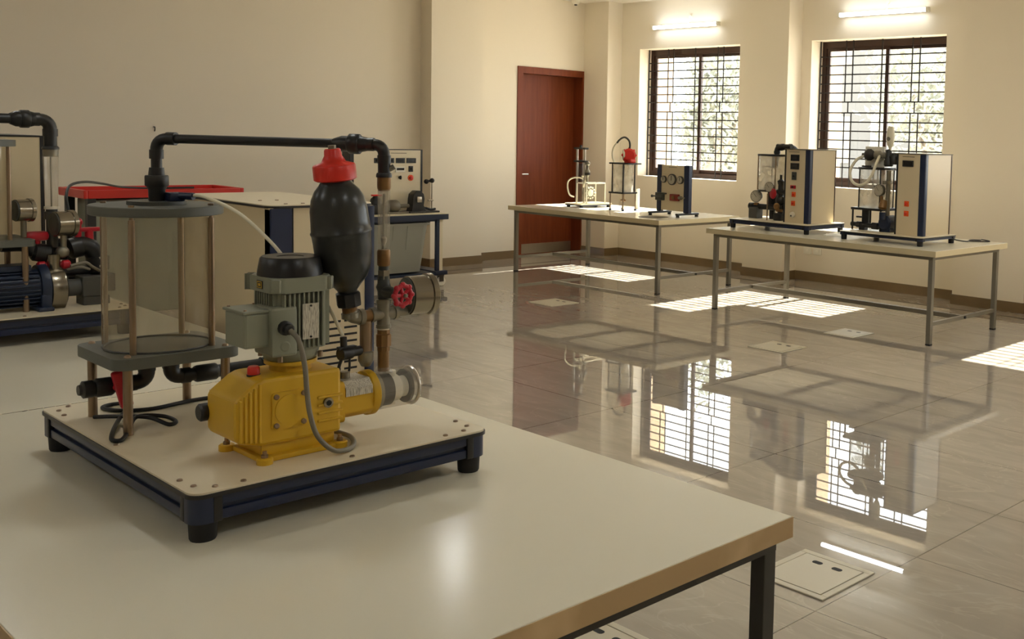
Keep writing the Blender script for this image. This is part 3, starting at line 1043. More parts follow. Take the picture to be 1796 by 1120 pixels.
# --- black pipes under the tank
PZ = 0.966
b = MB(O)
b.cyl((TX, TY - 0.028, 1.0), (TX, TY - 0.028, 1.026), 0.0185)
elbow(b, (TX, TY - 0.028, PZ), (0, 0, 1), (0, -1, 0), 0.045, 0.0165, 1.2)
b.cyl((TX, TY - 0.07, PZ), (TX, TY - 0.155, PZ), 0.0165)
b.lathe((TX, TY - 0.105, PZ), (0, -1, 0), [(0.02, 0), (0.023, 0.006), (0.023, 0.035), (0.02, 0.04)], 16)
b.lathe((TX, TY - 0.15, PZ), (0, -1, 0), [(0.021, 0), (0.021, 0.02), (0.014, 0.024), (0.012, 0.03)], 16)
drain = b.build('drain_pipe', 'pipe_black', rig)
b = MB(O)
b.cyl((TX, TY - 0.105, PZ), (TX + 0.035, TY - 0.105, PZ), 0.008)
b.obox((TX + 0.04, TY - 0.098, PZ - 0.002), 0.014, 0.03, 0.095, Matrix.Rotation(math.radians(14), 3, 'X'), 0.006)
b.build('red_handle', 'red_dark', drain)
b = MB(O)
b.cyl((TX, TY + 0.028, 1.0), (TX, TY + 0.028, 1.026), 0.0185)
elbow(b, (TX, TY + 0.028, PZ), (0, 0, 1), (0, 1, 0), 0.045, 0.0165, 1.2)
b.cyl((TX, TY + 0.07, PZ), (TX, TY + 0.30, PZ), 0.0165)
b.lathe((TX, TY + 0.085, PZ), (0, 1, 0), [(0.019, 0), (0.022, 0.006), (0.022, 0.05), (0.0185, 0.056)], 12)
elbow(b, (TX, TY + 0.30, PZ), (0, -1, 0), (1, 0, 0), 0.045, 0.0165, 1.2)
b.cyl((TX + 0.03, TY + 0.30, PZ), (TX + 0.36, TY + 0.30, PZ), 0.0165)
b.build('suction_pipe', 'pipe_black', rig)
b = MB(O)
b.cyl((TX + 0.10, TY + 0.115, 0.895), (TX + 0.10, TY + 0.215, 0.895), 0.014)
b.lathe((TX + 0.10, TY + 0.13, 0.895), (0, 1, 0), [(0.018, 0), (0.023, 0.006), (0.023, 0.026), (0.018, 0.032)], 14)
b.lathe((TX + 0.10, TY + 0.18, 0.895), (0, 1, 0), [(0.018, 0), (0.022, 0.005), (0.022, 0.022), (0.018, 0.028)], 14)
b.box(TX + 0.085, TX + 0.115, TY + 0.14, TY + 0.2, ZB, 0.89, 0.003)
b.build('foot_valve', 'pipe_black', rig)

# --- yellow metering pump; its shaft runs along Y
P = -2.31
prof = [(0.984, 0.930), (0.984, 1.006), (0.990, 1.016), (1.030, 1.046), (1.046, 1.053), (1.226, 1.053), (1.226, 0.905), (1.040, 0.905), (0.994, 0.918)]
pump = MB(O).prism(prof, P - 0.072, P + 0.072, 'x', 0.008).build('pump_housing', 'pump_yellow', rig)
for k in range(5):
    y = 0.992 + 0.0105 * k
    h = 0.006 + 0.0075 * k
    MB(O).box(P - 0.076, P + 0.0765, y, y + 0.0055, 0.922 - 0.002 * k, 1.008 + h, 0.002).build('cooling_rib', 'pump_yellow', pump)
for k in range(4):
    z = 0.935 + 0.018 * k
    MB(O).box(P - 0.073, P + 0.0755, 1.168, 1.228, z, z + 0.006, 0.002).build('side_rib', 'pump_yellow', pump)
side_pl = MB(O).rbox(P + 0.070, P + 0.076, 1.062, 1.148, 0, 0.01, 0.004)
side_pl.bm.clear()
side_pl.prism(rrect(1.062, 1.142, 0.938, 1.020, 0.008), P + 0.070, P + 0.0765, 'x')
side_pl.lathe((P + 0.0765, 1.102, 0.979), (1, 0, 0), [(0.034, 0), (0.034, 0.002), (0.030, 0.002)], 32)
side_pl = side_pl.build('side_cover', 'pump_yellow', pump)
for dy in (-0.031, 0.031):
    for dz in (-0.032, 0.032):
        MB(O).lathe((P + 0.0765, 1.102 + dy, 0.979 + dz), (1, 0, 0), [(0.006, 0), (0.006, 0.004), (0.004, 0.006)], 12).build('bolt', 'rod_steel', side_pl)
b = MB(O).lathe((P + 0.072, 1.192, 0.978), (1, 0, 0), [(0.0115, 0), (0.0115, 0.006), (0.0065, 0.007), (0.0065, 0.004)], 20)
port = b.build('oil_sight_ring', 'stainless', pump)
MB(O).lathe((P + 0.074, 1.192, 0.978), (1, 0, 0), [(0.0065, 0), (0.0065, 0.003)], 16).build('sight_plug', 'black_gloss', port)
b = MB(O)
b.box(P - 0.058, P + 0.062, 1.045, 1.215, ZB + 0.010, 0.908, 0.004)
b.box(P - 0.066, P + 0.080, 1.035, 1.222, ZB, ZB + 0.012, 0.003)
for sx, sy in ((-0.072, 1.028), (0.083, 1.042), (0.072, 1.222)):
    b.lathe((P + sx, sy, ZB), (0, 0, 1), [(0.017, 0), (0.017, 0.012), (0.014, 0.014)], 16)
foot = b.build('pump_foot', 'pump_yellow', pump)
for sx, sy in ((-0.072, 1.028), (0.083, 1.042), (0.072, 1.222)):
    MB(O).lathe((P + sx, sy, ZB + 0.014), (0, 0, 1), [(0.008, 0), (0.008, 0.006), (0.005, 0.008), (0.005, 0.014)], 6).build('bolt', 'rod_steel', foot)
MB(O).lathe((P + 0.01, 1.052, 1.050), (0, 0, 1), [(0.0145, 0), (0.0145, 0.004)], 20).build('cap_collar', 'black_plastic', pump)
MB(O).lathe((P + 0.01, 1.052, 1.054), (0, 0, 1), [(0.013, 0), (0.013, 0.014), (0.010, 0.018)], 20).build('filler_cap', 'red_plastic', pump)
MB(O).lathe((P - 0.075, 0.984, 0.965), (0, -1, 0), [(0.02, -0.01), (0.02, 0.012), (0.016, 0.016)], 16).build('stroke_knob', 'black_plastic', pump)
# barrel and flange
BZ = 0.966
b = MB(O)
b.prism([(P - 0.046, BZ - 0.03), (P - 0.03, BZ - 0.044), (P + 0.03, BZ - 0.044), (P + 0.046, BZ - 0.03), (P + 0.046, BZ + 0.026), (P + 0.03, BZ + 0.042), (P - 0.03, BZ + 0.042), (P - 0.046, BZ + 0.026)], 1.224, 1.330, 'y', 0.003)
b.prism(rrect(P - 0.052, P + 0.052, BZ - 0.05, BZ + 0.046, 0.012), 1.224, 1.246, 'y')
barrel = b.build('barrel', 'pump_yellow', pump)
MB(O).lathe((P, 1.322, BZ), (0, 1, 0), [(0.052, 0), (0.0545, 0.003), (0.0545, 0.017), (0.050, 0.020)], 40).build('barrel_flange', 'pump_yellow', pump)
b = MB(O).prism([(P - 0.032, BZ + 0.0405), (P + 0.032, BZ + 0.0405), (P + 0.0475, BZ + 0.0255), (P + 0.0475, BZ + 0.010), (P + 0.050, BZ + 0.010), (P + 0.050, BZ + 0.0275), (P + 0.034, BZ + 0.0445), (P - 0.032, BZ + 0.0445)], 1.250, 1.318, 'y')
b.build('rating_plate', 'printed_plate', pump)
MB(O).cyl((P + 0.003, 1.272, BZ + 0.044), (P + 0.003, 1.272, BZ + 0.060), 0.012, n=14).build('sensor_boss', 'galvanised', pump)
# clear liquid end
head = MB(O).lathe((P, 1.342, BZ), (0, 1, 0), [(0.047, 0), (0.047, 0.105)], 44, False, True).build('pump_head', 'acrylic_tube', rig)
MB(O).lathe((P, 1.344, BZ), (0, 1, 0), [(0.045, 0), (0.045, 0.010), (0.041, 0.012)], 32).build('gasket', 'galvanised', head)
MB(O).lathe((P, 1.357, BZ), (0, 1, 0), [(0.040, 0), (0.040, 0.028), (0.036, 0.030)], 32).build('diaphragm_plate', 'black_plastic', head)
MB(O).lathe((P, 1.387, BZ), (0, 1, 0), [(0.033, 0), (0.033, 0.022), (0.026, 0.030), (0.026, 0.044)], 24).cyl((CX, CY + 0.02, BZ - 0.04), (CX, CY + 0.02, BZ + 0.044), 0.012).build('valve_seat', 'white_plastic', head)
MB(O).lathe((P, 1.430, BZ), (0, 1, 0), [(0.0415, 0), (0.0415, 0.006)], 32).build('end_disc', 'steel_dark', head)
MB(O).torus((P, 1.447, BZ), (0, 1, 0), 0.045, 0.0045, 36, 8).build('clamp_ring', 'steel', head)
MB(O).lathe((CX, CY, BZ + 0.042), (0, 0, 1), [(0.022, 0), (0.019, 0.008), (0.016, 0.014)], 20).build('outlet_boss', 'acrylic_tube', head)
for k in range(6):
    an = 2 * PI * (k + 0.5) / 6
    x, z = P + 0.0445 * math.cos(an), BZ + 0.0445 * math.sin(an)
    MB(O).lathe((x, 1.448, z), (0, 1, 0), [(0.004, 0), (0.004, 0.006), (0.002, 0.007)], 6).build('bolt', 'steel', head)

# --- grey motor standing on the pump
MX, MY = -2.312, 1.142
MB(O).lathe((MX, MY, 1.052), (0, 0, 1), [(0.045, 0), (0.045, 0.014), (0.056, 0.016), (0.056, 0.024)], 32).build('motor_flange', 'pump_yellow', pump)
motor = MB(O)
motor.lathe((MX, MY, 1.076), (0, 0, 1), [(0.050, 0), (0.056, 0.004), (0.060, 0.014), (0.062, 0.026), (0.058, 0.030)], 40)
motor.rbox(MX - 0.056, MX + 0.056, MY - 0.056, MY + 0.064, 1.104, 1.236, 0.024)
motor = motor.build('motor', 'motor_grey', rig)
for sgn in (-1, 1):
    for k in range(9):
        d_ = -0.044 + 0.011 * k
        top_ = 0.0655 + 0.008 * (sgn > 0) - 0.004 * (abs(k - 4) == 4)
        for (x0, x1, y0, y1) in ((MX + d_ - 0.0016, MX + d_ + 0.0016, *sorted((MY + sgn * 0.05, MY + sgn * top_))), (*sorted((MX + sgn * 0.05, MX + sgn * min(top_, 0.0655))), MY + d_ - 0.0016, MY + d_ + 0.0016)):
            MB(O).box(x0, x1, y0, y1, 1.108, 1.232).build('cooling_fin', 'motor_grey', motor)
# fan shroud: rounded square ring with four lugs
b = MB(O)
b.rbox(MX - 0.069, MX + 0.069, MY - 0.069, MY + 0.069, 1.234, 1.268, 0.024, 6, 0.003)
ringm = b.build('fan_shroud', 'motor_grey', motor)
for k in range(4):
    an = PI / 4 + k * PI / 2
    MB(O).obox((MX + 0.088 * math.cos(an), MY + 0.088 * math.sin(an), 1.251), 0.012, 0.020, 0.030, Matrix.Rotation(an, 3, 'Z'), 0.003).build('lug', 'motor_grey', ringm)
MB(O).lathe((MX, MY, 1.268), (0, 0, 1), [(0.070, 0), (0.069, 0.010), (0.064, 0.038), (0.060, 0.042), (0.030, 0.041), (0.028, 0.039), (0.001, 0.039)], 40).build('fan_cover', 'black_gloss', motor)
# yellow and black warning label on the shroud
q = Matrix.Rotation(-PI / 2, 3, 'Z')
dv = q @ Vector((1, 0, 0))
pl = MB(O).obox(Vector((MX, MY, 1.250)) + dv * 0.0695, 0.002, 0.026, 0.018, q).build('warning_label', 'black_plastic', ringm)
b = MB(O)
for dz in (-0.0065, 0.0065):
    b.obox(Vector((MX, MY, 1.250 + dz)) + dv * 0.0705, 0.001, 0.021, 0.0016, q)
for dy in (-0.0098, 0.0098):
    b.obox(Vector((MX, MY, 1.250)) + dv * 0.0705 + q @ Vector((0, dy, 0)), 0.001, 0.0016, 0.0145, q)
b.obox(Vector((MX, MY, 1.250)) + dv * 0.0705, 0.001, 0.010, 0.006, q)
b.build('label_print', 'label_yellow', pl)
# terminal box and gland
b = MB(O)
b.box(MX - 0.045, MX + 0.052, MY - 0.128, MY - 0.058, 1.118, 1.196, 0.006)
b.box(MX - 0.02, MX + 0.068, MY - 0.075, MY - 0.016, 1.095, 1.205, 0.006)
tb = b.build('terminal_box', 'motor_grey', motor)
MB(O).box(MX - 0.048, MX + 0.055, MY - 0.132, MY - 0.056, 1.194, 1.201, 0.003).build('box_lid', 'motor_grey', tb)
for dx in (-0.038, 0.044):
    for dy in (-0.122, -0.066):
        MB(O).lathe((MX + dx, MY + dy, 1.200), (0, 0, 1), [(0.004, 0), (0.003, 0.004)], 8).build('screw', 'rod_steel', tb)
gl = MB(O).lathe((MX + 0.066, MY - 0.047, 1.160), (1, 0.1, -0.1), [(0.016, -0.004), (0.016, 0.010), (0.012, 0.012), (0.012, 0.022), (0.008, 0.026)], 12).build('cable_gland', 'black_plastic', tb)
MB(O).lathe((MX + 0.066, MY - 0.045, 1.118), (1, 0, 0), [(0.012, -0.004), (0.012, 0.002), (0.009, 0.003)], 20).build('knock_out', 'motor_grey', tb)
# name plate towards the viewer
q = Matrix.Rotation(0.0, 3, 'Z')
np_ = MB(O).obox(Vector((MX, MY, 1.168)) + q @ Vector((0.0665, 0.014, 0)), 0.002, 0.038, 0.080, q).build('name_plate', 'printed_plate', motor)
for dz in (-0.035, 0.035):
    p = Vector((MX, MY, 1.168 + dz)) + q @ Vector((0.0675, 0.014, 0))
    MB(O).cyl(p, p + q @ Vector((0.002, 0, 0)), 0.0025, n=8).build('rivet', 'black_plastic', np_)
for dx, dy in ((0.052, 0.052), (-0.052, 0.052), (0.052, -0.052), (-0.052, -0.052)):
    MB(O).lathe((MX + dx * 0.9, MY + dy * 0.9, 1.08), (0, 0, 1), [(0.006, 0), (0.006, 0.012), (0.004, 0.014)], 8).build('bolt', 'rod_steel', motor)
# grey motor cable looping down to the board
b = MB(O)
b.tube([(MX + 0.09, MY - 0.045, 1.157), (MX + 0.112, MY - 0.036, 1.135), (MX + 0.118, MY - 0.026, 1.08), (MX + 0.116, MY - 0.02, 1.02), (MX + 0.118, MY - 0.014, 0.97), (MX + 0.124, MY + 0.0, 0.92), (MX + 0.135, MY + 0.03, 0.885),
        (MX + 0.130, MY + 0.066, 0.877), (MX + 0.10, MY + 0.10, 0.877), (MX + 0.04, MY + 0.125, 0.877), (MX - 0.03, MY + 0.12, 0.877), (MX - 0.10, MY + 0.10, 0.877)], 0.0056, 12, 10)
b.build('motor_cable', 'hose_grey', motor)

# black cable coil lying on the board
b = MB(O)
z = ZB + 0.0055
b.tube([(-2.84, 1.30, z), (-2.86, 1.16, z), (-2.84, 1.04, z), (-2.875, 0.975, z), (-2.93, 0.955, z), (-2.95, 0.985, z), (-2.90, 1.01, z + 0.006), (-2.80, 0.955, z + 0.006), (-2.705, 0.905, z), (-2.62, 0.872, z), (-2.60, 0.885, z),
        (-2.66, 0.92, z), (-2.745, 0.97, z + 0.01), (-2.735, 1.025, z + 0.004), (-2.68, 1.035, z), (-2.665, 1.012, z), (-2.715, 0.985, z + 0.012), (-2.80, 0.94, z + 0.006), (-2.85, 0.91, z)], 0.005, 10, 10)
b.build('power_cable', 'cable_black', rig)


# ================================================================== blue motor rig on the table behind
LX0, LX1, LY0, LY1 = -5.42, -4.51, 0.84, 1.60
t = thing('pump_test_rig', 'bench rig with dark blue pump motor and tall cream cabinet, cut by the frame edge', 'test rig', ((LX0 + LX1) / 2, (LY0 + LY1) / 2, TH))
O = t.location
rig_base(t, LX0, LX1, LY0, LY1, TH, ZB)
cab = MB(O).box(-5.40, -5.0, 0.90, 1.412, ZB, 1.530).build('control_cabinet', 'cabinet_cream', t)
b = MB(O).box(-5.40, -4.998, 1.412, 1.426, ZB, 1.536).box(-5.40, -4.998, 0.89, 1.412, 1.530, 1.537)
b.build('cabinet_edge', 'black_plastic', cab)
K = -4.75
# tank
pl = MB(O).rbox(K - 0.14, K + 0.14, 1.0, 1.288, 1.122, 1.146, 0.03).build('tank_plate', 'pvc_grey', t)
for sx in (-1, 1):
    for y in (1.035, 1.255):
        MB(O).cyl((K + sx * 0.11, y, ZB), (K + sx * 0.11, y, 1.122), 0.011).build('leg', 'rod_steel', pl)
tk = MB(O).lathe((K, 1.115, 1.146), (0, 0, 1), [(0.125, 0), (0.125, 0.352)], 48, False, False).build('tank_cylinder', 'acrylic', t)
MB(O).lathe((K, 1.115, 1.498), (0, 0, 1), [(0.142, 0), (0.142, 0.024)], 40).build('tank_lid', 'pvc_grey', t)
for k in range(4):
    an = PI / 4 + k * PI / 2
    MB(O).cyl((K + 0.136 * math.cos(an), 1.115 + 0.136 * math.sin(an), 1.146), (K + 0.136 * math.cos(an), 1.115 + 0.136 * math.sin(an), 1.498), 0.0075).build('tie_rod', 'rod_steel', t)
# overhead pipe and flow tube
FY = 1.378
b = MB(O).cyl((K, 0.95, 1.603), (K, FY - 0.03, 1.603), 0.019).cyl((K, FY, 1.492), (K, FY, 1.575), 0.023)
elbow(b, (K, FY, 1.603), (0, -1, 0), (0, 0, -1), 0.065, 0.021, 1.25)
elbow(b, (K, 0.95, 1.603), (0, 1, 0), (0, 0, -1), 0.06, 0.02)
b.cyl((K, 0.95, 1.522), (K, 0.95, 1.56), 0.02)
hp = b.build('return_pipe', 'pipe_black', t)
b = MB(O).lathe((K, 1.262, 1.603), (0, 1, 0), [(0.021, -0.02), (0.03, 0), (0.03, 0.05), (0.024, 0.07)], 20).lathe((K, 1.275, 1.603), (0, 1, 0), [(0.032, 0), (0.036, 0.005), (0.036, 0.028), (0.032, 0.033)], 10)
b.build('union_nut', 'pipe_black', hp)
MB(O).lathe((K, FY, 1.486), (0, 0, 1), [(0.030, 0), (0.030, 0.008), (0.025, 0.014)], 24).build('pipe_flange', 'pipe_black', hp)
fl = MB(O).lathe((K, FY, 1.262), (0, 0, 1), [(0.022, 0), (0.027, 0.200)], 28, False, False).build('flow_tube', 'acrylic_tube', t)
MB(O).lathe((K, FY, 1.458), (0, 0, 1), [(0.026, 0), (0.027, 0.028)], 24).build('tube_collar', 'galvanised', fl)
MB(O).lathe((K, FY, 1.252), (0, 0, 1), [(0.026, 0), (0.026, 0.010)], 24).build('tube_collar', 'seal_tape', fl)
MB(O).cyl((K, FY, 1.262), (K, FY, 1.456), 0.003, n=8).build('guide_rod', 'galvanised', fl)
MB(O).cyl((K, FY, 1.05), (K, FY, 1.252), 0.02).lathe((K, FY, 1.212), (0, 0, 1), [(0.026, 0), (0.026, 0.03)], 16).build('riser', 'pvc_block', t)
# gauges side-on
gauge(t, (K + 0.05, 1.295, 1.254), (-0.15, 1, 0), 0.043, 0.06)
MB(O).cyl((K + 0.05, 1.268, 1.15), (K + 0.05, 1.268, 1.215), 0.010).build('gauge_stem', 'galvanised', t)
gauge(t, (K + 0.05, 1.437, 1.197), (-0.15, 1, 0), 0.05, 0.072)
MB(O).cyl((K + 0.05, 1.402, 1.09), (K + 0.05, 1.402, 1.15), 0.011).ball((K + 0.05, 1.398, 1.085), 0.024).build('gauge_stem', 'galvanised', t)
# pipework
b = MB(O)
b.tube([(K + 0.02, 1.20, 1.12), (K + 0.02, 1.28, 1.115), (K + 0.02, 1.32, 1.085), (K + 0.02, 1.42, 1.075)], 0.026, 14)
b.lathe((K + 0.02, 1.30, 1.09), (0, 1, -0.2), [(0.026, 0), (0.036, 0.01), (0.036, 0.06), (0.026, 0.07)], 14)
b.cyl((K - 0.05, 1.38, 1.12), (K - 0.05, 1.50, 1.085), 0.02)
b.cyl((K - 0.02, 1.40, 0.997), (K - 0.02, 1.56, 0.997), 0.022)
b.build('delivery_pipe', 'pipe_black', t)
b = MB(O)
b.bend((K - 0.02, 1.46, 1.10), (K - 0.02, 1.545, 1.12), (K - 0.02, 1.545, 0.99), 0.036, 16)
b.cyl((K - 0.02, 1.545, 1.0), (K - 0.02, 1.545, 1.05), 0.043).lathe((K - 0.02, 1.455, 1.09), (0, -1, -0.2), [(0.042, -0.03), (0.042, 0.01), (0.026, 0.02)], 14)
vb = b.build('ball_valve', 'pipe_black', t)
for z in (1.012, 1.045):
    MB(O).box(K + 0.018, K + 0.0245, 1.538, 1.554, z, z + 0.008).build('valve_tag', 'seal_tape', vb)
b = MB(O)
b.cyl((K - 0.02, 1.475, 1.11), (K - 0.02, 1.475, 1.20), 0.013).ball((K - 0.02, 1.475, 1.195), 0.018)
b.box(K - 0.035, K - 0.005, 1.475, 1.56, 1.155, 1.172, 0.006).cyl((K - 0.02, 1.515, 1.12), (K - 0.02, 1.515, 1.16), 0.016)
b.build('red_handle', 'red_dark', t)
b = MB(O).box(K - 0.0, K + 0.04, 1.275, 1.36, 1.130, 1.168, 0.014).cyl((K + 0.02, 1.32, 1.10), (K + 0.02, 1.32, 1.135), 0.012)
b.build('red_handle', 'red_dark', t)
# blue motor and pump casing
MZ = 0.953
m = MB(O).lathe((K + 0.05, 1.02, MZ), (0, 1, 0), [(0.06, 0), (0.074, 0.01), (0.074, 0.29)], 32).build('motor', 'blue_paint', t)
for k in range(9):
    z = MZ - 0.064 + k * 0.016
    hw_ = math.sqrt(max(0.0, 0.082 ** 2 - (z - MZ) ** 2))
    MB(O).box(K + 0.05 - hw_, K + 0.05 + hw_, 1.04, 1.30, z - 0.0022, z + 0.0022).build('cooling_fin', 'blue_paint', m)
MB(O).box(K + 0.005, K + 0.095, 1.10, 1.28, 1.022, 1.046, 0.004).build('terminal_box', 'blue_paint', m)
b = MB(O).lathe((K + 0.05, 1.305, MZ), (0, 1, 0), [(0.086, 0), (0.092, 0.012), (0.092, 0.03)], 32).box(K - 0.03, K + 0.14, 1.30, 1.335, ZB, MZ - 0.02, 0.006).box(K - 0.045, K + 0.155, 1.285, 1.338, ZB, ZB + 0.016, 0.004)
b.build('motor_flange', 'blue_paint', m)
MB(O).box(K - 0.03, K + 0.13, 1.09, 1.15, ZB, MZ - 0.05, 0.004).build('motor_foot', 'blue_paint', m)
c_ = MB(O).lathe((K + 0.05, 1.336, MZ - 0.010), (0, 1, 0), [(0.075, 0), (0.083, 0.006), (0.083, 0.044), (0.086, 0.048), (0.086, 0.054), (0.075, 0.06)], 36).build('pump_casing', 'stainless', t)
MB(O).lathe((K + 0.05, 1.392, MZ - 0.012), (0, 1, 0), [(0.028, 0), (0.028, 0.02), (0.024, 0.026)], 20).build('inlet_nozzle', 'stainless', c_)
MB(O).cyl((K + 0.05, 1.366, MZ + 0.06), (K + 0.05, 1.366, MZ + 0.125), 0.024).build('outlet_nozzle', 'stainless', c_)
b = MB(O)
for y in (1.325, 1.408):
    b.lathe((K + 0.05, y, MZ + 0.082), (0, 1, 0), [(0.012, -0.016), (0.018, -0.01), (0.018, 0.01), (0.012, 0.016)], 14)
b.cyl((K + 0.05, 1.325, MZ + 0.082), (K + 0.05, 1.408, MZ + 0.082), 0.008)
b.build('red_union', 'red_dark', c_)
b = MB(O)
b.cyl((K + 0.05, 1.41, MZ - 0.012), (K + 0.05, 1.47, MZ - 0.012), 0.034).box(K - 0.0, K + 0.09, 1.455, 1.54, 0.905, 0.985, 0.004).box(K - 0.03, K + 0.05, 1.50, 1.588, 0.915, 0.985, 0.004)
b.box(K + 0.0, K + 0.085, 1.458, 1.555, ZB, 0.905, 0.003)
b.build('suction_block', 'pvc_block', t)
b = MB(O)
b.tube([(K + 0.07, 1.42, 1.03), (K + 0.07, 1.47, 1.04), (K + 0.06, 1.50, 1.02), (K + 0.05, 1.53, 1.0)], 0.006, 8)
b.tube([(K + 0.06, 1.41, 1.015), (K + 0.07, 1.45, 1.024), (K + 0.06, 1.49, 1.01)], 0.006, 8)
b.build('thin_hose', 'hose_grey', t)
b = MB(O).tube([(K + 0.04, 1.425, 1.245), (K + 0.0, 1.43, 1.30), (K - 0.10, 1.475, 1.338), (K - 0.30, 1.59, 1.342), (-5.60, 1.84, 1.305), (-6.05, 2.08, 1.262), (-6.19, 2.28, 1.246), (-6.19, 2.50, 1.2455)], 0.0055, 8)
b.build('sensor_cable', 'cable_black', t)

# ================================================================== floor cabinet beside the tables
CX0, CX1, CY0, CY1, CZ = -4.85, -4.0, 1.893, 2.338, 1.297
t = thing('floor_cabinet', 'tall cream cabinet with blue corner posts and vent slots, standing behind the yellow pump rig', 'cabinet', ((CX0 + CX1) / 2, (CY0 + CY1) / 2, 0))
O = t.location
MB(O).box(CX0 + 0.006, CX1 - 0.004, CY0 + 0.004, CY1 - 0.004, 0.06, CZ - 0.012).build('cabinet_body', 'cabinet_cream', t)
tp = MB(O).rbox(CX0, CX1, CY0, CY1, CZ - 0.004, CZ, 0.04).build('top_board', 'board_white', t)
MB(O).rbox(CX0 - 0.002, CX1 + 0.002, CY0 - 0.002, CY1 + 0.002, CZ - 0.013, CZ - 0.004, 0.042).build('board_edge', 'black_plastic', tp)
for x, y in ((CX1 - 0.05, CY0 + 0.09), (CX1 - 0.05, CY0 + 0.16), (CX1 - 0.27, CY0 + 0.09), (CX1 - 0.27, CY0 + 0.16)):
    MB(O).lathe((x, y, CZ), (0, 0, 1), [(0.008, 0), (0.007, 0.003)], 10).build('screw', 'rod_steel', tp)
for (x0, x1, y0, y1) in ((CX1 - 0.05, CX1 + 0.001, CY0 + 0.0, CY0 + 0.092), (CX1 - 0.05, CX1 + 0.001, CY1 - 0.042, CY1), (CX0, CX0 + 0.05, CY0, CY0 + 0.04), (CX0, CX0 + 0.05, CY1 - 0.04, CY1)):
    MB(O).box(x0, x1, y0 + (0.004 if y0 == CY0 else 0), y1, 0.0, CZ - 0.013, 0.004).build('corner_post', 'profile_blue', t)
MB(O).box(CX1 - 0.049, CX1 + 0.0015, CY0 + 0.092, CY0 + 0.096, 0.06, CZ - 0.013).build('post_seal', 'black_plastic', t)
MB(O).box(CX0 + 0.04, CX0 + 0.05, CY0 + 0.001, CY0 + 0.005, 0.06, CZ - 0.013).build('post_seal', 'black_plastic', t)
for k in range(10):
    z = 0.815 - 0.0285 * k
    for y0, y1 in ((2.09, 2.19), (2.205, 2.262)):
        MB(O).box(CX1 - 0.006, CX1 - 0.0035, y0, y1, z - 0.0045, z + 0.0045).build('vent_slot', 'rubber', t)

# ================================================================== red topped bench against the far wall side
RX, RY0, RY1, RZ0, RZ1 = -6.2, 1.948, 2.786, 1.193, 1.238
RX0 = -6.60
t = thing('tray_stand', 'tall stand with a bright red tray top against the left wall', 'stand', ((RX + RX0) / 2, (RY0 + RY1) / 2, 0))
O = t.location
tray = MB(O)
w = 0.02
tray.box(RX0, RX, RY0, RY0 + w, RZ0, RZ1, 0.004).box(RX0, RX, RY1 - w, RY1, RZ0, RZ1, 0.004).box(RX0, RX0 + w, RY0 + w, RY1 - w, RZ0, RZ1, 0.004).box(RX - w, RX, RY0 + w, RY1 - w, RZ0, RZ1, 0.004)
tray.box(RX0 + w, RX - w, RY0 + w, RY1 - w, RZ0, RZ0 + 0.02)
tray.build('red_tray', 'red_bench', t)
for x in (RX0 + 0.03, RX - 0.05):
    for y in (RY0 + 0.02, RY1 - 0.06):
        MB(O).box(x, x + 0.04, y, y + 0.04, 0.0, RZ0).build('leg', 'black_plastic', t)
MB(O).box(RX0 + 0.08, RX - 0.06, RY0 + 0.065, RY1 - 0.08, 0.55, RZ0 - 0.01, 0.01).build('grey_tank', 'motor_grey', t)
MB(O).box(RX - 0.058, RX - 0.045, RY0 + 0.06, RY1 - 0.06, 0.35, 0.39).box(RX0 + 0.045, RX0 + 0.06, RY0 + 0.06, RY1 - 0.06, 0.35, 0.39).box(RX0 + 0.06, RX - 0.058, RY0 + 0.3, RY0 + 0.34, 0.35, 0.39).build('cross_rail', 'black_plastic', t)
# ================================================================== instrument trolley by the pier
GX0, GX1, GY0, GY1 = -9.97, -9.35, 5.27, 6.315
t = thing('instrument_trolley', 'dark blue wheeled trolley with instrument panel standing by the wall pier', 'trolley', ((GX0 + GX1) / 2, (GY0 + GY1) / 2, 0))
O = t.location
top = MB(O).rbox(GX0, GX1, GY0, GY1, 0.695, 0.750, 0.02).build('table_frame', 'blue_paint', t)
MB(O).rbox(GX0 + 0.004, GX1 - 0.004, GY0 + 0.004, GY1 - 0.004, 0.750, 0.757, 0.02).build('table_board', 'board_white', top)
MB(O).rbox(GX0 + 0.05, GX1 - 0.05, GY0 + 0.05, GY1 - 0.09, 0.675, 0.695, 0.004).build('underside_shade', 'blue_paint', top)  # dark slab stands in for the shade under the trolley top
for x in (GX0 + 0.04, GX1 - 0.075):
    for y in (GY0 + 0.05, GY1 - 0.125):
        p = MB(O).box(x, x + 0.035, y, y + 0.035, 0.16, 0.695).build('leg', 'blue_paint', t)
        MB(O).box(x + 0.004, x + 0.031, y + 0.035, y + 0.075, 0.16, 0.695).build('leg_cover', 'board_white', p)
b = MB(O)
b.box(GX0 + 0.02, GX1 - 0.02, GY1 - 0.15, GY1, 0.118, 0.162, 0.008).box(GX0 + 0.02, GX1 - 0.02, GY0, GY0 + 0.12, 0.118, 0.162, 0.008)
b.box(GX0 + 0.03, GX1 - 0.03, GY0 + 0.12, GY1 - 0.15, 0.125, 0.150)
b.build('bottom_shelf', 'blue_paint', t)
for x in (GX0 + 0.07, GX1 - 0.07):
    for y in (GY0 + 0.06, GY1 - 0.06):
        w_ = MB(O).lathe((x - 0.014, y + 0.012, 0.048), (1, 0, 0), [(0.042, 0), (0.048, 0.006), (0.048, 0.022), (0.042, 0.028)], 20).build('castor_wheel', 'white_plastic', t)
        MB(O).box(x - 0.022, x - 0.016, y - 0.02, y + 0.03, 0.045, 0.118).box(x + 0.016, x + 0.022, y - 0.02, y + 0.03, 0.045, 0.118).box(x - 0.03, x + 0.03, y - 0.035, y + 0.03, 0.105, 0.119).build('castor_fork', 'steel_dark', w_)
QX = -9.7
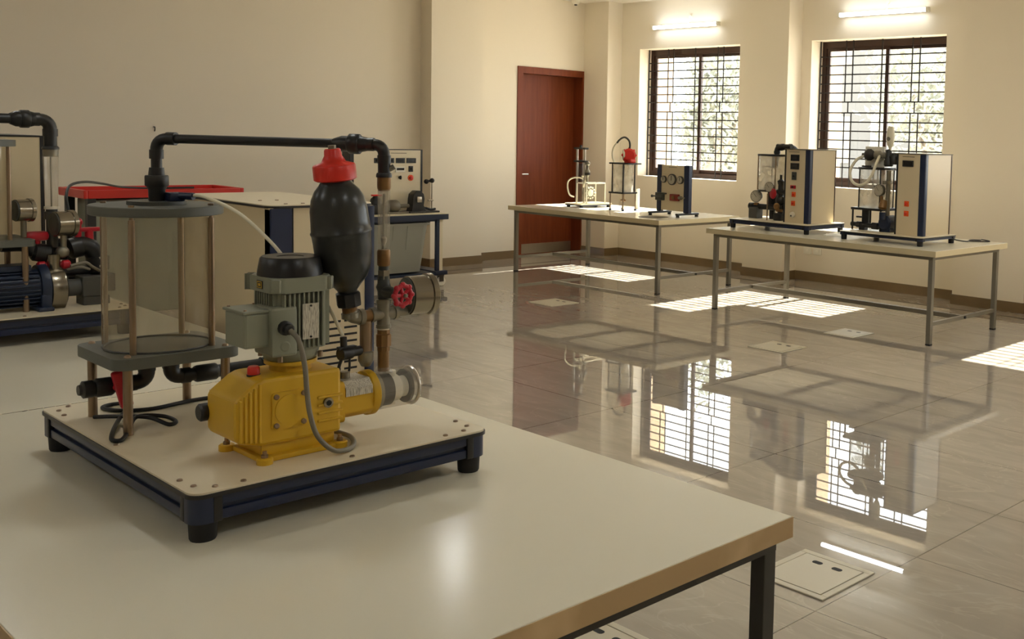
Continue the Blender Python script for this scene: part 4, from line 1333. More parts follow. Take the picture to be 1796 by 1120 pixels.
pan = MB(O).box(QX - 0.15, QX, 5.44, 6.195, 0.757, 1.395).build('instrument_panel', 'panel_white', t)
b = MB(O).box(QX - 0.15, QX + 0.004, 6.195, 6.215, 0.757, 1.402).box(QX - 0.15, QX + 0.004, 5.40, 5.44, 0.757, 1.402).box(QX - 0.15, QX + 0.004, 5.44, 6.195, 1.395, 1.402)
b.build('panel_frame', 'black_plastic', pan)
for y0, y1 in ((5.66, 5.765), (5.782, 5.885), (5.905, 6.010), (6.026, 6.138)):
    d_ = MB(O).box(QX, QX + 0.008, y0, y1, 1.262, 1.314, 0.003).build('display', 'black_plastic', pan)
    MB(O).box(QX + 0.008, QX + 0.009, y0 + 0.02, y1 - 0.02, 1.275, 1.302).build('screen', 'screen_dark', d_)
d_ = MB(O).box(QX, QX + 0.008, 5.899, 6.010, 1.168, 1.224, 0.003).build('meter', 'white_plastic', pan)
MB(O).box(QX + 0.008, QX + 0.010, 5.912, 5.997, 1.190, 1.212).build('meter_window', 'screen_dark', d_)
for y in (5.80, 6.077):
    d_ = MB(O).box(QX, QX + 0.010, y - 0.025, y + 0.025, 1.172, 1.232, 0.003).build('switch_plate', 'black_plastic', pan)
    MB(O).box(QX + 0.010, QX + 0.014, y - 0.010, y + 0.010, 1.190, 1.214, 0.002).build('rocker', 'screen_dark', d_)
MB(O).lathe((QX, 5.951, 1.115), (1, 0, 0), [(0.016, 0), (0.014, 0.02)], 16).box(QX + 0.01, QX + 0.03, 5.945, 5.957, 1.095, 1.135, 0.003).build('selector_knob', 'black_plastic', pan)
d_ = MB(O).lathe((QX, 6.077, 1.110), (1, 0, 0), [(0.032, 0), (0.032, 0.006)], 20).build('button_ring', 'orange_button', pan)
MB(O).lathe((QX, 6.077, 1.110), (1, 0, 0), [(0.02, 0.006), (0.02, 0.018), (0.014, 0.022)], 16).build('push_button', 'red_plastic', d_)
d_ = MB(O).lathe((QX, 5.80, 1.118), (1, 0, 0), [(0.026, 0), (0.026, 0.006)], 20).build('button_ring', 'orange_button', pan)
MB(O).lathe((QX, 5.80, 1.118), (1, 0, 0), [(0.016, 0.006), (0.016, 0.016)], 16).build('push_button', 'orange_button', d_)
MB(O).box(QX, QX + 0.001, 5.85, 6.03, 1.361, 1.367).build('header_line', 'dark_sheet', pan)
# small machine in front of the panel
b = MB(O)
b.prism([(5.98, 0.77), (6.16, 0.77), (6.15, 0.80), (6.12, 0.83), (6.14, 0.90), (6.13, 0.95), (6.09, 0.985), (6.05, 0.985), (6.01, 0.95), (6.0, 0.90), (6.005, 0.83)], QX + 0.07, QX + 0.17, 'x', 0.006)
b.box(QX + 0.04, QX + 0.2, 5.95, 6.30, 0.757, 0.775, 0.004)
b.tube([(QX + 0.11, 6.13, 0.80), (QX + 0.13, 6.18, 0.80), (QX + 0.13, 6.24, 0.785), (QX + 0.13, 6.29, 0.79)], 0.012, 8)
mc = b.build('brake_motor', 'black_plastic', t)
MB(O).box(QX + 0.171, QX + 0.178, 6.045, 6.105, 0.865, 0.925, 0.01).build('bright_cover', 'steel', mc)
b = MB(O).cyl((QX + 0.12, 6.255, 0.775), (QX + 0.12, 6.255, 1.08), 0.008).cyl((QX + 0.12, 6.21, 0.88), (QX + 0.12, 6.27, 0.88), 0.009)
sp = b.build('spring_post', 'steel', t)
MB(O).ball((QX + 0.12, 6.255, 1.085), 0.026).ball((QX + 0.10, 6.20, 1.075), 0.026).cyl((QX + 0.10, 6.20, 1.075), (QX + 0.12, 6.255, 1.085), 0.012).build('ball_knob', 'black_plastic', sp)
b = MB(O)
b.lathe((QX + 0.12, 5.74, 0.83), (0, 1, 0), [(0.05, 0), (0.065, 0.02), (0.065, 0.10), (0.05, 0.12), (0.02, 0.13), (0.02, 0.24)], 20)
b.box(QX + 0.06, QX + 0.18, 5.72, 5.95, 0.757, 0.775, 0.003)
b.build('turbine_housing', 'cast_iron', t)
b = MB(O).box(QX + 0.08, QX + 0.20, 5.50, 5.70, 0.757, 0.86, 0.02).lathe((QX + 0.14, 5.60, 0.86), (0, 0, 1), [(0.06, 0), (0.05, 0.05), (0.02, 0.08)], 16)
vb = b.build('valve_body', 'black_plastic', t)
MB(O).box(QX + 0.12, QX + 0.16, 5.555, 5.66, 0.938, 0.955, 0.006).build('red_lever', 'red_plastic', vb)
# grey tub on the trolley shelf
t = thing('plastic_tub', 'grey plastic tub standing on the trolley shelf', 'tub', (-9.66, 5.745, 0.162))
O = t.location
b = MB(O)
R0 = [Vector((p[0], p[1], 0.164)) for p in rrect(-9.87, -9.45, 5.48, 6.055, 0.05)]
R1 = [Vector((p[0], p[1], 0.645)) for p in rrect(-9.93, -9.385, 5.425, 6.105, 0.07)]
R2 = [Vector((p[0], p[1], 0.645)) for p in rrect(-9.945, -9.368, 5.41, 6.130, 0.08)]
R3 = [Vector((p[0], p[1], 0.668)) for p in rrect(-9.948, -9.365, 5.407, 6.134, 0.08)]
R4 = [Vector((p[0], p[1], 0.668)) for p in rrect(-9.925, -9.392, 5.43, 6.108, 0.07)]
R5 = [Vector((p[0], p[1], 0.18)) for p in rrect(-9.86, -9.46, 5.49, 6.045, 0.05)]
b.ring_faces([R0, R1, R2, R3, R4, R5])
tub = b.build('tub_shell', 'bin_grey', t)
for y, z in ((5.86, 0.40), (5.70, 0.50)):
    fx = lambda q: -9.382 - (0.645 - q) * 0.135
    MB(O).ring_faces([[(fx(q) - 0.01, y - 0.010, q), (fx(q), y - 0.010, q), (fx(q), y + 0.010, q), (fx(q) - 0.01, y + 0.010, q)] for q in (z, 0.643)]).build('moulded_rib', 'bin_grey', tub)

# ================================================================== apparatus on the table by the door
# 1: wheel apparatus on a small board
t = thing('wheel_apparatus', 'small apparatus with clear box, cogged wheel and twin glass columns on a blue board', 'apparatus', (-9.38, 8.22, TH))
O = t.location
bx0, bx1, by0, by1 = -9.52, -9.225, 7.985, 8.47
bd = MB(O).rbox(bx0, bx1, by0, by1, 0.800, 0.812, 0.02).build('base_board', 'board_white', t)
MB(O).rbox(bx0 + 0.002, bx1 - 0.002, by0 + 0.002, by1 - 0.002, 0.786, 0.800, 0.02).build('base_frame', 'profile_blue', t)
for x in (bx0 + 0.035, bx1 - 0.035):
    for y in (by0 + 0.035, by1 - 0.035):
        MB(O).lathe((x, y, TH), (0, 0, 1), [(0.02, 0), (0.022, 0.022)], 12).build('foot', 'rubber', t)
bz0, bz1 = 0.812, 1.05
b = MB(O)
fx0, fx1, fy0, fy1 = -9.44, -9.26, 8.10, 8.40
for x in (fx0, fx1 - 0.014):
    for y in (fy0, fy1 - 0.014):
        b.box(x, x + 0.010, y, y + 0.010, bz0, bz1)
for z in (bz1 - 0.012,):
    b.box(fx0, fx1, fy0, fy0 + 0.014, z, bz1).box(fx0, fx1, fy1 - 0.014, fy1, z, bz1).box(fx0, fx0 + 0.014, fy0, fy1, z, bz1).box(fx1 - 0.014, fx1, fy0, fy1, z, bz1)
bxo = b.build('box_frame', 'white_plastic', t)
MB(O).box(fx0 + 0.004, fx1 - 0.004, fy0 + 0.004, fy1 - 0.004, bz0, bz1 - 0.012).build('clear_box', 'acrylic_clean', t)
whl = MB(O).lathe((-9.40, 8.23, 0.93), (1, 0, 0), [(0.075, 0), (0.075, 0.05)], 36).build('runner_wheel', 'cast_iron', t)
MB(O).lathe((-9.352, 8.23, 0.93), (1, 0, 0), [(0.042, 0), (0.042, 0.014), (0.016, 0.02)], 24).build('wheel_hub', 'white_plastic', whl)
for k in range(12):
    an = 2 * PI * k / 12
    p = Vector((-9.345, 8.23 + 0.064 * math.cos(an), 0.93 + 0.064 * math.sin(an)))
    MB(O).ball(p, 0.011, n=8).build('bucket', 'white_plastic', whl)
for x, y in ((-9.46, 8.12), (-9.33, 8.12)):
    c_ = MB(O).cyl((x, y, 0.812), (x, y, 1.44), 0.012).build('column', 'steel', t)
for z in (1.435, 1.285):
    MB(O).box(-9.49, -9.295, 8.09, 8.15, z, z + 0.022, 0.004).cyl((-9.40, 8.12, z), (-9.40, 8.12, z + 0.05 if z > 1.4 else z + 0.03), 0.015).build('cross_bar', 'black_plastic', t)
MB(O).cyl((-9.405, 8.125, 1.06), (-9.405, 8.125, 1.27), 0.028).build('dark_column', 'window_metal', t)
g_ = MB(O).lathe((-9.30, 8.14, 1.06), (0, 0, 1), [(0.012, 0), (0.012, 0.06), (0.028, 0.08), (0.028, 0.13), (0.014, 0.15), (0.014, 0.19), (0.03, 0.205), (0.03, 0.225), (0.012, 0.24)], 18).build('brass_valve', 'galvanised', t)
MB(O).lathe((-9.30, 8.14, 1.14), (0, 0, 1), [(0.032, 0), (0.032, 0.03)], 14).build('valve_band', 'black_plastic', g_)
MB(O).tube([(-9.33, 8.12, 1.08), (-9.36, 8.09, 1.105), (-9.45, 8.06, 1.105), (-9.53, 8.05, 1.06), (-9.54, 8.05, 0.98), (-9.51, 8.06, 0.90), (-9.46, 8.08, 0.88)], 0.0085, 10).build('white_hose', 'hose_white', t)
MB(O).tube([(-9.31, 8.12, 1.08), (-9.315, 8.10, 1.03), (-9.325, 8.10, 1.0)], 0.010, 10).ball((-9.335, 8.10, 1.125), 0.015).build('hose_nozzle', 'hose_white', t)

# 2: clear tank on tall legs with a red impeller casing on top
t = thing('tank_stand', 'clear cylinder tank on thin legs with a red pump casing and looped hose on top', 'apparatus', (-8.76, 8.2, TH))
O = t.location
sx0, sx1, sy0, sy1 = -8.885, -8.635, 8.085, 8.315
ctr = (-8.755, 8.20)
lp = MB(O).rbox(sx0, sx1, sy0, sy1, 0.957, 0.975, 0.02).build('lower_plate', 'black_plastic', t)
for x in (sx0 + 0.02, sx1 - 0.02):
    for y in (sy0 + 0.02, sy1 - 0.02):
        lg = MB(O).cyl((x, y, TH + 0.012), (x, y, 0.957), 0.0075).build('leg', 'rod_steel', t)
        MB(O).lathe((x, y, TH), (0, 0, 1), [(0.016, 0), (0.014, 0.018)], 12).build('leg_foot', 'profile_blue', lg)
cyl_ = MB(O).lathe((*ctr, 0.975), (0, 0, 1), [(0.112, 0), (0.112, 0.312)], 36, False, False).build('tank_cylinder', 'acrylic_sunlit', t)
for k in range(4):
    an = PI / 4 + PI / 2 * k
    MB(O).cyl((ctr[0] + 0.125 * math.cos(an), ctr[1] + 0.125 * math.sin(an), 0.975), (ctr[0] + 0.125 * math.cos(an), ctr[1] + 0.125 * math.sin(an), 1.287), 0.008).build('tie_rod', 'black_plastic', t)
MB(O).rbox(sx0 + 0.0, sx1 + 0.06, sy0 + 0.0, sy1, 1.287, 1.303, 0.02).build('upper_plate', 'black_plastic', t)
cg = MB(O).lathe((-8.66, 8.19, 1.39), (0.8, -0.6, 0), [(0.055, -0.03), (0.075, -0.02), (0.075, 0.02), (0.055, 0.03)], 28).box(-8.71, -8.60, 8.16, 8.24, 1.303, 1.35, 0.008).build('pump_casing', 'red_plastic', t)
for k in range(8):
    an = 2 * PI * k / 8
    MB(O).ball(Vector((-8.66, 8.19, 1.39)) + Matrix.Rotation(-0.6435, 3, 'Z') @ Vector((0, 0.075 * math.cos(an), 0.075 * math.sin(an))), 0.014, n=8).build('lobe', 'red_plastic', cg)
MB(O).lathe((-8.71, 8.165, 1.395), (-0.6, -0.8, 0), [(0.06, 0.0), (0.06, 0.02)], 24).build('face_disc', 'hose_white', cg)
MB(O).tube([(-8.655, 8.19, 1.45), (-8.65, 8.19, 1.51), (-8.67, 8.19, 1.555), (-8.72, 8.19, 1.585), (-8.77, 8.19, 1.583), (-8.825, 8.19, 1.555), (-8.86, 8.19, 1.525)], 0.011, 10).build('metal_pipe', 'steel_dark', t)
MB(O).tube([(-8.855, 8.19, 1.53), (-8.905, 8.19, 1.485), (-8.935, 8.19, 1.42), (-8.93, 8.19, 1.35), (-8.90, 8.19, 1.30)], 0.010, 10).build('looped_hose', 'hose_white', t)
MB(O).cyl((*ctr, 0.985), (*ctr, 1.28), 0.010).build('centre_rod', 'steel_dark', t)
MB(O).lathe((-8.73, 8.18, 0.86), (0, 0, 1), [(0.012, 0), (0.016, 0.01), (0.016, 0.035), (0.010, 0.04), (0.010, 0.097)], 12).cyl((-8.76, 8.17, 0.88), (-8.70, 8.19, 0.88), 0.009).build('drain_cock', 'brass', t)
MB(O).lathe((-8.73, 8.18, 0.825), (0, 0, 1), [(0.008, 0), (0.014, 0.035)], 12).build('drain_spout', 'black_plastic', t)

# 3: white cylinder
tag(MB((-8.86, 8.53, TH)).lathe((-8.86, 8.53, TH), (0, 0, 1), [(0.019, 0), (0.0205, 0.002), (0.0205, 0.23), (0.018, 0.232)], 24).build('white_tube', 'white_plastic'), 'plain white upright tube standing beside the clear tank on legs', 'tube')

# 4: gauge panel on two splayed feet
t = thing('gauge_panel', 'upright cream panel between blue posts with three dials, standing on black feet', 'panel', (-7.89, 8.12, TH))
O = t.location
pz0, pz1 = 0.787, 1.308
for xa, xb, yo in ((-8.115, -8.055, 0.0), (-7.715, -7.64, 0.0)):
    fx = (xa + xb) / 2
    ft_ = MB(O).box(fx - 0.018, fx + 0.018, 7.955, 8.285, 0.785, 0.807, 0.004).build('foot_bar', 'black_plastic', t)
    for y in (7.975, 8.265):
        MB(O).lathe((fx, y, TH), (0, 0, 1), [(0.02, 0), (0.018, 0.022)], 12).build('foot_pad', 'rubber', ft_)
    MB(O).box(xa, xb, 8.095, 8.145, 0.807, 1.31, 0.004).build('post', 'profile_blue', t)
pn = MB(O).box(-8.055, -7.715, 8.105, 8.135, 0.82, 1.305).build('panel_board', 'cabinet_cream', t)
for x, z, r in ((-8.012, 1.152, 0.038), (-7.888, 1.154, 0.060), (-7.765, 1.153, 0.042)):
    g_ = MB(O).lathe((x, 8.105, z), (0, -1, 0), [(r, 0), (r, 0.02), (r * 0.86, 0.022)], 28).build('dial_gauge', 'steel_dark', pn)
    MB(O).lathe((x, 8.083, z), (0, -1, 0), [(r * 0.82, 0), (r * 0.82, 0.0015)], 28).build('dial_face', 'dial', g_)
    MB(O).box(x - 0.003, x + 0.003, 8.079, 8.0812, z - r * 0.2, z + r * 0.7).build('needle', 'black_plastic', g_)
MB(O).box(-7.95, -7.83, 8.1035, 8.105, 1.281, 1.286).build('header_line', 'dark_sheet', pn)
v_ = MB(O).box(-7.90, -7.775, 8.07, 8.105, 0.928, 1.0, 0.006).build('valve_block', 'red_brown', pn)
MB(O).lathe((-7.84, 8.07, 0.964), (0, -1, 0), [(0.022, 0), (0.022, 0.012)], 16).build('valve_cap', 'brass', v_)
MB(O).cyl((-7.775, 8.087, 0.965), (-7.735, 8.087, 0.965), 0.018).cyl((-7.735, 8.087, 0.965), (-7.69, 8.08, 0.968), 0.009).build('valve_spindle', 'galvanised', v_)
b = MB(O).cyl((-8.165, 8.07, 0.965), (-8.02, 8.07, 0.968), 0.008).cyl((-8.06, 8.07, 1.0), (-7.96, 8.085, 1.0), 0.008).cyl((-8.09, 8.07, 0.935), (-8.0, 8.085, 0.935), 0.011).box(-8.12, -8.0, 8.075, 8.104, 0.925, 1.008, 0.003)
b.lathe((-8.175, 8.07, 0.965), (1, 0, 0), [(0.006, 0), (0.016, 0.01), (0.012, 0.03)], 12)
b.build('needle_valve', 'valve_grey', pn)
tag(MB((-7.86, 7.82, TH)).obox((-7.86, 7.80, TH + 0.003), 0.24, 0.21, 0.004, Matrix.Rotation(0.25, 3, 'Z')).build('folder', 'dark_sheet'), 'thin grey folder lying before the gauge panel', 'folder')
tag(MB((-9.13, 7.97, TH)).obox((-9.13, 7.95, TH + 0.002), 0.14, 0.09, 0.003, Matrix.Rotation(0.3, 3, 'Z')).build('document', 'paper'), 'small white leaflet lying by the wheel apparatus', 'paper')


# ================================================================== two cabinet rigs on the table under the larger window
def small_cabinet(t, x0, x1, y0, y1, z0, z1, black_w=0.012, blue_w=0.055):
    o = t.location
    c_ = MB(o).box(x0 + 0.004, x1 - 0.004, y0 + 0.004, y1 - 0.004, z0, z1 - 0.006).build('control_cabinet', 'cabinet_cream', t)
    MB(o).box(x1 - blue_w, x1, y0, y0 + 0.05, z0, z1 - 0.006, 0.006).build('corner_post', 'profile_blue', c_)
    MB(o).box(x0, x0 + black_w * 1.4, y0, y0 + 0.03, z0, z1 - 0.006, 0.002).build('corner_strip', 'black_plastic', c_)
    MB(o).box(x1 - 0.02, x1, y1 - 0.012, y1, z0, z1 - 0.006, 0.002).build('corner_strip', 'window_metal', c_)
    MB(o).box(x0 - 0.003, x1 + 0.003, y0 - 0.003, y1 + 0.003, z1 - 0.008, z1).build('top_cover', 'dark_sheet', c_)
    return c_


def front_button(t, par, x, y, z, r, ring, cap):
    o = t.location
    k = MB(o).box(x - r * 1.35, x + r * 1.35, y - 0.003, y, z - r * 1.35, z + r * 1.35, 0.001).lathe((x, y - 0.003, z), (0, -1, 0), [(r, 0), (r, 0.006)], 18).build('button_ring', ring, par)
    MB(o).lathe((x, y - 0.009, z), (0, -1, 0), [(r * 0.62, 0), (r * 0.62, 0.008), (r * 0.4, 0.011)], 16).build('push_button', cap, k)


t = thing('cabinet_rig', 'bench rig nearer the door, with two dials and a cream cabinet of many switches', 'test rig', (-6.13, 7.85, TH))
O = t.location
rig_base(t, -6.60, -5.66, 7.55, 8.14, TH, 0.850, False, 0.022)
Z = 0.850
FYc = 7.672
c_ = small_cabinet(t, -6.035, -5.745, FYc, 8.08, Z, 1.527)
for z in (1.447, 1.370):
    d_ = MB(O).box(-5.965, -5.868, FYc - 0.006, FYc + 0.004, z - 0.029, z + 0.029, 0.003).build('display', 'black_plastic', c_)
    MB(O).box(-5.945, -5.888, FYc - 0.0075, FYc - 0.006, z - 0.012, z + 0.012).build('screen', 'screen_dark', d_)
d_ = MB(O).box(-5.945, -5.895, FYc - 0.008, FYc + 0.004, 1.245, 1.318, 0.003).build('breaker', 'valve_grey', c_)
MB(O).box(-5.93, -5.91, FYc - 0.016, FYc - 0.008, 1.27, 1.29, 0.002).build('breaker_lever', 'black_plastic', d_)
d_ = MB(O).box(-5.957, -5.900, FYc - 0.008, FYc + 0.004, 1.165, 1.195, 0.003).build('rocker_switch', 'red_dark', c_)
MB(O).box(-5.94, -5.918, FYc - 0.012, FYc - 0.008, 1.171, 1.189, 0.002).build('rocker', 'black_plastic', d_)
front_button(t, c_, -5.922, FYc + 0.004, 1.112, 0.017, 'orange_button', 'red_plastic')
front_button(t, c_, -5.926, FYc + 0.004, 1.030, 0.017, 'orange_button', 'red_plastic')
d_ = MB(O).lathe((-5.928, FYc + 0.004, 0.925), (0, -1, 0), [(0.028, 0), (0.026, 0.012), (0.016, 0.014)], 20).build('panel_socket', 'seal_tape', c_)
MB(O).lathe((-5.935, FYc - 0.009, 0.915), (0, -1, 0), [(0.008, 0), (0.006, 0.008)], 10).build('socket_screw', 'steel_dark', d_)
MB(O).box(-5.99, -5.87, FYc + 0.002, FYc + 0.004, 1.497, 1.502).build('header_line', 'dark_sheet', c_)
TC = (-6.345, 7.90)
tk = MB(O).lathe((*TC, 1.128), (0, 0, 1), [(0.145, 0), (0.145, 0.322)], 40, False, False).build('tank_cylinder', 'acrylic_sunlit', t)
MB(O).lathe((*TC, 1.45), (0, 0, 1), [(0.158, 0), (0.158, 0.018)], 40).build('tank_lid', 'black_plastic', t)
MB(O).lathe((*TC, 1.112), (0, 0, 1), [(0.15, 0), (0.15, 0.018)], 40).build('tank_base', 'black_plastic', t)
MB(O).lathe((*TC, 1.345), (0, 0, 1), [(0.12, 0), (0.12, 0.008)], 32).build('baffle', 'steel_dark', tk)
for k in range(4):
    an = PI / 4 + PI / 2 * k
    MB(O).cyl((TC[0] + 0.15 * math.cos(an), TC[1] + 0.15 * math.sin(an), 1.128), (TC[0] + 0.15 * math.cos(an), TC[1] + 0.15 * math.sin(an), 1.45), 0.006).build('tie_rod', 'rod_steel', tk)
MB(O).cyl((TC[0] + 0.02, TC[1], 1.36), (TC[0] + 0.02, TC[1], 1.45), 0.03).build('dip_tube', 'pvc_grey', tk)
b = MB(O)
elbow(b, (-6.31, 7.90, 1.535), (0, 0, -1), (1, 0, 0), 0.06, 0.025)
elbow(b, (-6.20, 7.90, 1.54), (-1, 0, 0), (0.3, 1, 0), 0.06, 0.025)
b.cyl((-6.31, 7.90, 1.465), (-6.31, 7.90, 1.50), 0.026).cyl((-6.31, 7.90, 1.545), (-6.14, 7.90, 1.545), 0.023)
b.bend((-6.20, 7.96, 1.54), (-6.18, 8.06, 1.54), (-6.18, 8.06, 1.40), 0.024)
b.cyl((-6.18, 8.06, 0.98), (-6.18, 8.06, 1.41), 0.024)
b.build('return_pipe', 'pipe_black', t)
b = MB(O)
b.cyl((-6.33, 7.88, 0.96), (-6.33, 7.88, 1.112), 0.052).cyl((-6.33, 7.88, 0.85), (-6.33, 7.88, 0.96), 0.03)
b.cyl((-6.56, 7.82, 0.965), (-6.10, 7.82, 0.965), 0.027).lathe((-6.56, 7.82, 0.965), (1, 0, 0), [(0.034, 0), (0.034, 0.05)], 14).lathe((-6.22, 7.82, 0.965), (1, 0, 0), [(0.036, 0), (0.036, 0.06)], 12)
b.build('lower_pipework', 'pipe_black', t)
MB(O).box(-6.545, -6.44, 7.78, 7.87, Z, 0.96, 0.004).build('pipe_block', 'pvc_block', t)
gauge(t, (-6.472, 7.80, 1.062), (0.35, -1, 0.05), 0.056, 0.04, 'dial', 'cast_iron')
MB(O).cyl((-6.472, 7.825, 0.965), (-6.472, 7.825, 1.0), 0.012).cyl((-6.495, 7.81, 0.985), (-6.45, 7.81, 0.985), 0.016).build('gauge_stem', 'brass', t)
gauge(t, (-6.285, 7.76, 1.160), (0.2, -1, 0.1), 0.046, 0.035, 'dial', 'cast_iron')
b = MB(O).lathe((-6.235, 7.77, 1.10), (-0.3, -1, 0), [(0.012, -0.03), (0.05, 0), (0.05, 0.012), (0.02, 0.02)], 12)
b.build('red_handle', 'red_dark', t)
b = MB(O)
b.cyl((-6.17, 7.80, 0.90), (-6.17, 7.80, 1.20), 0.028).ball((-6.16, 7.79, 1.04), 0.05).lathe((-6.165, 7.79, 1.19), (0, 0, 1), [(0.03, 0), (0.035, 0.03), (0.012, 0.05), (0.012, 0.09)], 12).cyl((-6.20, 7.78, 1.12), (-6.10, 7.78, 1.12), 0.02)
b.box(-6.22, -6.12, 7.75, 7.85, Z, 0.92, 0.01)
b.build('valve_stack', 'pipe_black', t)
MB(O).lathe((-6.16, 7.735, 0.985), (0.2, -1, 0), [(0.03, 0), (0.034, 0.01), (0.02, 0.025)], 14).cyl((-6.19, 7.77, 0.945), (-6.13, 7.77, 0.945), 0.014).build('brass_fitting', 'brass', t)
MB(O).cyl((-6.265, 7.72, Z), (-6.265, 7.72, 1.10), 0.007).build('support_rod', 'rod_steel', t)

t = thing('cabinet_rig', 'bench rig nearer the viewer, with looped white hose and a one-screen cream cabinet', 'test rig', (-4.87, 7.79, TH))
O = t.location
Z = 0.838
rig_base(t, -5.29, -4.465, 7.51, 8.09, TH, Z, False, 0.022)
FYc = 7.622
c_ = small_cabinet(t, -4.802, -4.522, FYc, 8.062, Z, 1.523)
d_ = MB(O).box(-4.742, -4.637, FYc - 0.006, FYc + 0.004, 1.412, 1.464, 0.003).build('display', 'black_plastic', c_)
MB(O).box(-4.728, -4.651, FYc - 0.0075, FYc - 0.006, 1.422, 1.454).build('screen', 'screen_dark', d_)
front_button(t, c_, -4.690, FYc + 0.004, 1.102, 0.017, 'orange_button', 'red_plastic')
front_button(t, c_, -4.690, FYc + 0.004, 1.020, 0.017, 'orange_button', 'red_plastic')
MB(O).box(-4.745, -4.63, FYc + 0.002, FYc + 0.004, 1.492, 1.497).build('header_line', 'dark_sheet', c_)
TC = (-5.155, 7.87)
tk = MB(O).lathe((*TC, 1.035), (0, 0, 1), [(0.145, 0), (0.145, 0.335)], 40, False, False).build('tank_cylinder', 'acrylic_sunlit', t)
bp = MB(O).rbox(TC[0] - 0.165, TC[0] + 0.165, TC[1] - 0.16, TC[1] + 0.16, 1.015, 1.035, 0.02).build('tank_plate', 'black_plastic', t)
for sx in (-1, 1):
    for sy in (-1, 1):
        MB(O).cyl((TC[0] + sx * 0.145, TC[1] + sy * 0.14, Z), (TC[0] + sx * 0.145, TC[1] + sy * 0.14, 1.015), 0.0085).build('leg', 'black_plastic', bp)
for k in range(4):
    an = PI / 4 + PI / 2 * k
    MB(O).cyl((TC[0] + 0.153 * math.cos(an), TC[1] + 0.153 * math.sin(an), 1.035), (TC[0] + 0.153 * math.cos(an), TC[1] + 0.153 * math.sin(an), 1.37), 0.006).build('tie_rod', 'black_plastic', tk)
MB(O).lathe((*TC, 1.235), (0, 0, 1), [(0.135, 0), (0.135, 0.006)], 32).build('baffle', 'acrylic_clean', tk)
MB(O).lathe((*TC, 1.37), (0, 0, 1), [(0.165, 0), (0.165, 0.018)], 40).box(TC[0] - 0.13, TC[0] - 0.06, TC[1] - 0.05, TC[1] + 0.02, 1.388, 1.402, 0.003).build('tank_lid', 'black_plastic', t)
MB(O).box(TC[0] - 0.13, TC[0] + 0.07, TC[1] + 0.0, TC[1] + 0.012, 1.388, 1.57, 0.003).build('backing_plate', 'white_plastic', t)
b = MB(O).cyl((TC[0] - 0.085, TC[1] - 0.04, 1.497), (TC[0] + 0.12, TC[1] - 0.04, 1.497), 0.024).lathe((TC[0] + 0.0, TC[1] - 0.04, 1.497), (1, 0, 0), [(0.03, 0), (0.04, 0.01), (0.04, 0.05), (0.03, 0.06)], 14)
vlv = b.build('hose_pipe', 'hose_grey', t)
MB(O).lathe((TC[0] - 0.045, TC[1] - 0.05, 1.497), (0.2, -1, 0), [(0.02, -0.02), (0.05, 0), (0.054, 0.02), (0.045, 0.035), (0.02, 0.05)], 10).cyl((TC[0] - 0.12, TC[1] - 0.06, 1.50), (TC[0] - 0.045, TC[1] - 0.06, 1.497), 0.012).build('dark_knob', 'black_plastic', vlv)
MB(O).tube([(TC[0] - 0.085, TC[1] - 0.06, 1.49), (TC[0] - 0.15, TC[1] - 0.10, 1.45), (TC[0] - 0.172, TC[1] - 0.16, 1.36), (TC[0] - 0.14, TC[1] - 0.185, 1.27), (TC[0] - 0.06, TC[1] - 0.19, 1.232), (TC[0] + 0.02, TC[1] - 0.185, 1.26), (TC[0] + 0.065, TC[1] - 0.17, 1.34), (TC[0] + 0.07, TC[1] - 0.12, 1.43), (TC[0] + 0.06, TC[1] - 0.06, 1.49)], 0.0125, 12).build('looped_hose', 'hose_white', t)
b = MB(O).lathe((TC[0] + 0.135, TC[1] - 0.03, 1.40), (0, 0, 1), [(0.03, 0), (0.042, 0.01), (0.042, 0.05), (0.028, 0.07), (0.028, 0.13), (0.02, 0.15)], 14).cyl((TC[0] + 0.10, TC[1] - 0.03, 1.485), (TC[0] + 0.30, TC[1] - 0.03, 1.485), 0.022).lathe((TC[0] + 0.19, TC[1] - 0.03, 1.47), (0, 0, 1), [(0.035, -0.05), (0.035, 0.03), (0.02, 0.05)], 12)
b.build('valve_group', 'pipe_black', t)
rt = MB(O).lathe((TC[0] + 0.145, TC[1] - 0.03, 1.565), (0, 0, 1), [(0.014, -0.03), (0.014, 0), (0.026, 0.02), (0.034, 0.06), (0.036, 0.11), (0.030, 0.16), (0.018, 0.185)], 20).build('float_bulb', 'hose_white', t)
MB(O).cyl((TC[0] + 0.145, TC[1] - 0.066, 1.64), (TC[0] + 0.145, TC[1] - 0.06, 1.64), 0.018).build('bulb_mark', 'hose_grey', rt)
gauge(t, (-5.02, 7.70, 1.197), (-0.1, -1, 0.05), 0.05, 0.04, 'dial', 'cast_iron')
b = MB(O).cyl((-5.0, 7.72, 1.07), (-5.0, 7.72, 1.15), 0.014).lathe((-4.98, 7.72, 1.08), (0, -0.4, -1), [(0.03, -0.03), (0.036, 0), (0.036, 0.04), (0.02, 0.05)], 12)
b.build('gauge_stem', 'brass', t)
MB(O).cyl((-4.955, 7.75, 0.98), (-4.955, 7.75, 1.37), 0.02).lathe((-4.965, 7.73, 1.25), (0, 0, 1), [(0.03, 0), (0.03, 0.03)], 12).build('side_riser', 'galvanised', t)
b = MB(O)
b.cyl((-5.21, 7.80, 0.875), (-5.21, 7.80, 1.015), 0.034).cyl((-5.33, 7.76, 0.885), (-4.94, 7.76, 0.875), 0.020).lathe((-5.11, 7.76, 0.88), (1, 0, 0), [(0.03, 0), (0.03, 0.06)], 12).lathe((-5.27, 7.76, 0.883), (1, 0, 0), [(0.027, 0), (0.027, 0.04)], 12)
b.box(-5.30, -5.24, 7.78, 7.81, 0.94, 0.955, 0.003).box(-5.24, -5.18, 7.74, 7.80, Z, 0.875, 0.003)
b.build('lower_pipework', 'pipe_black', t)
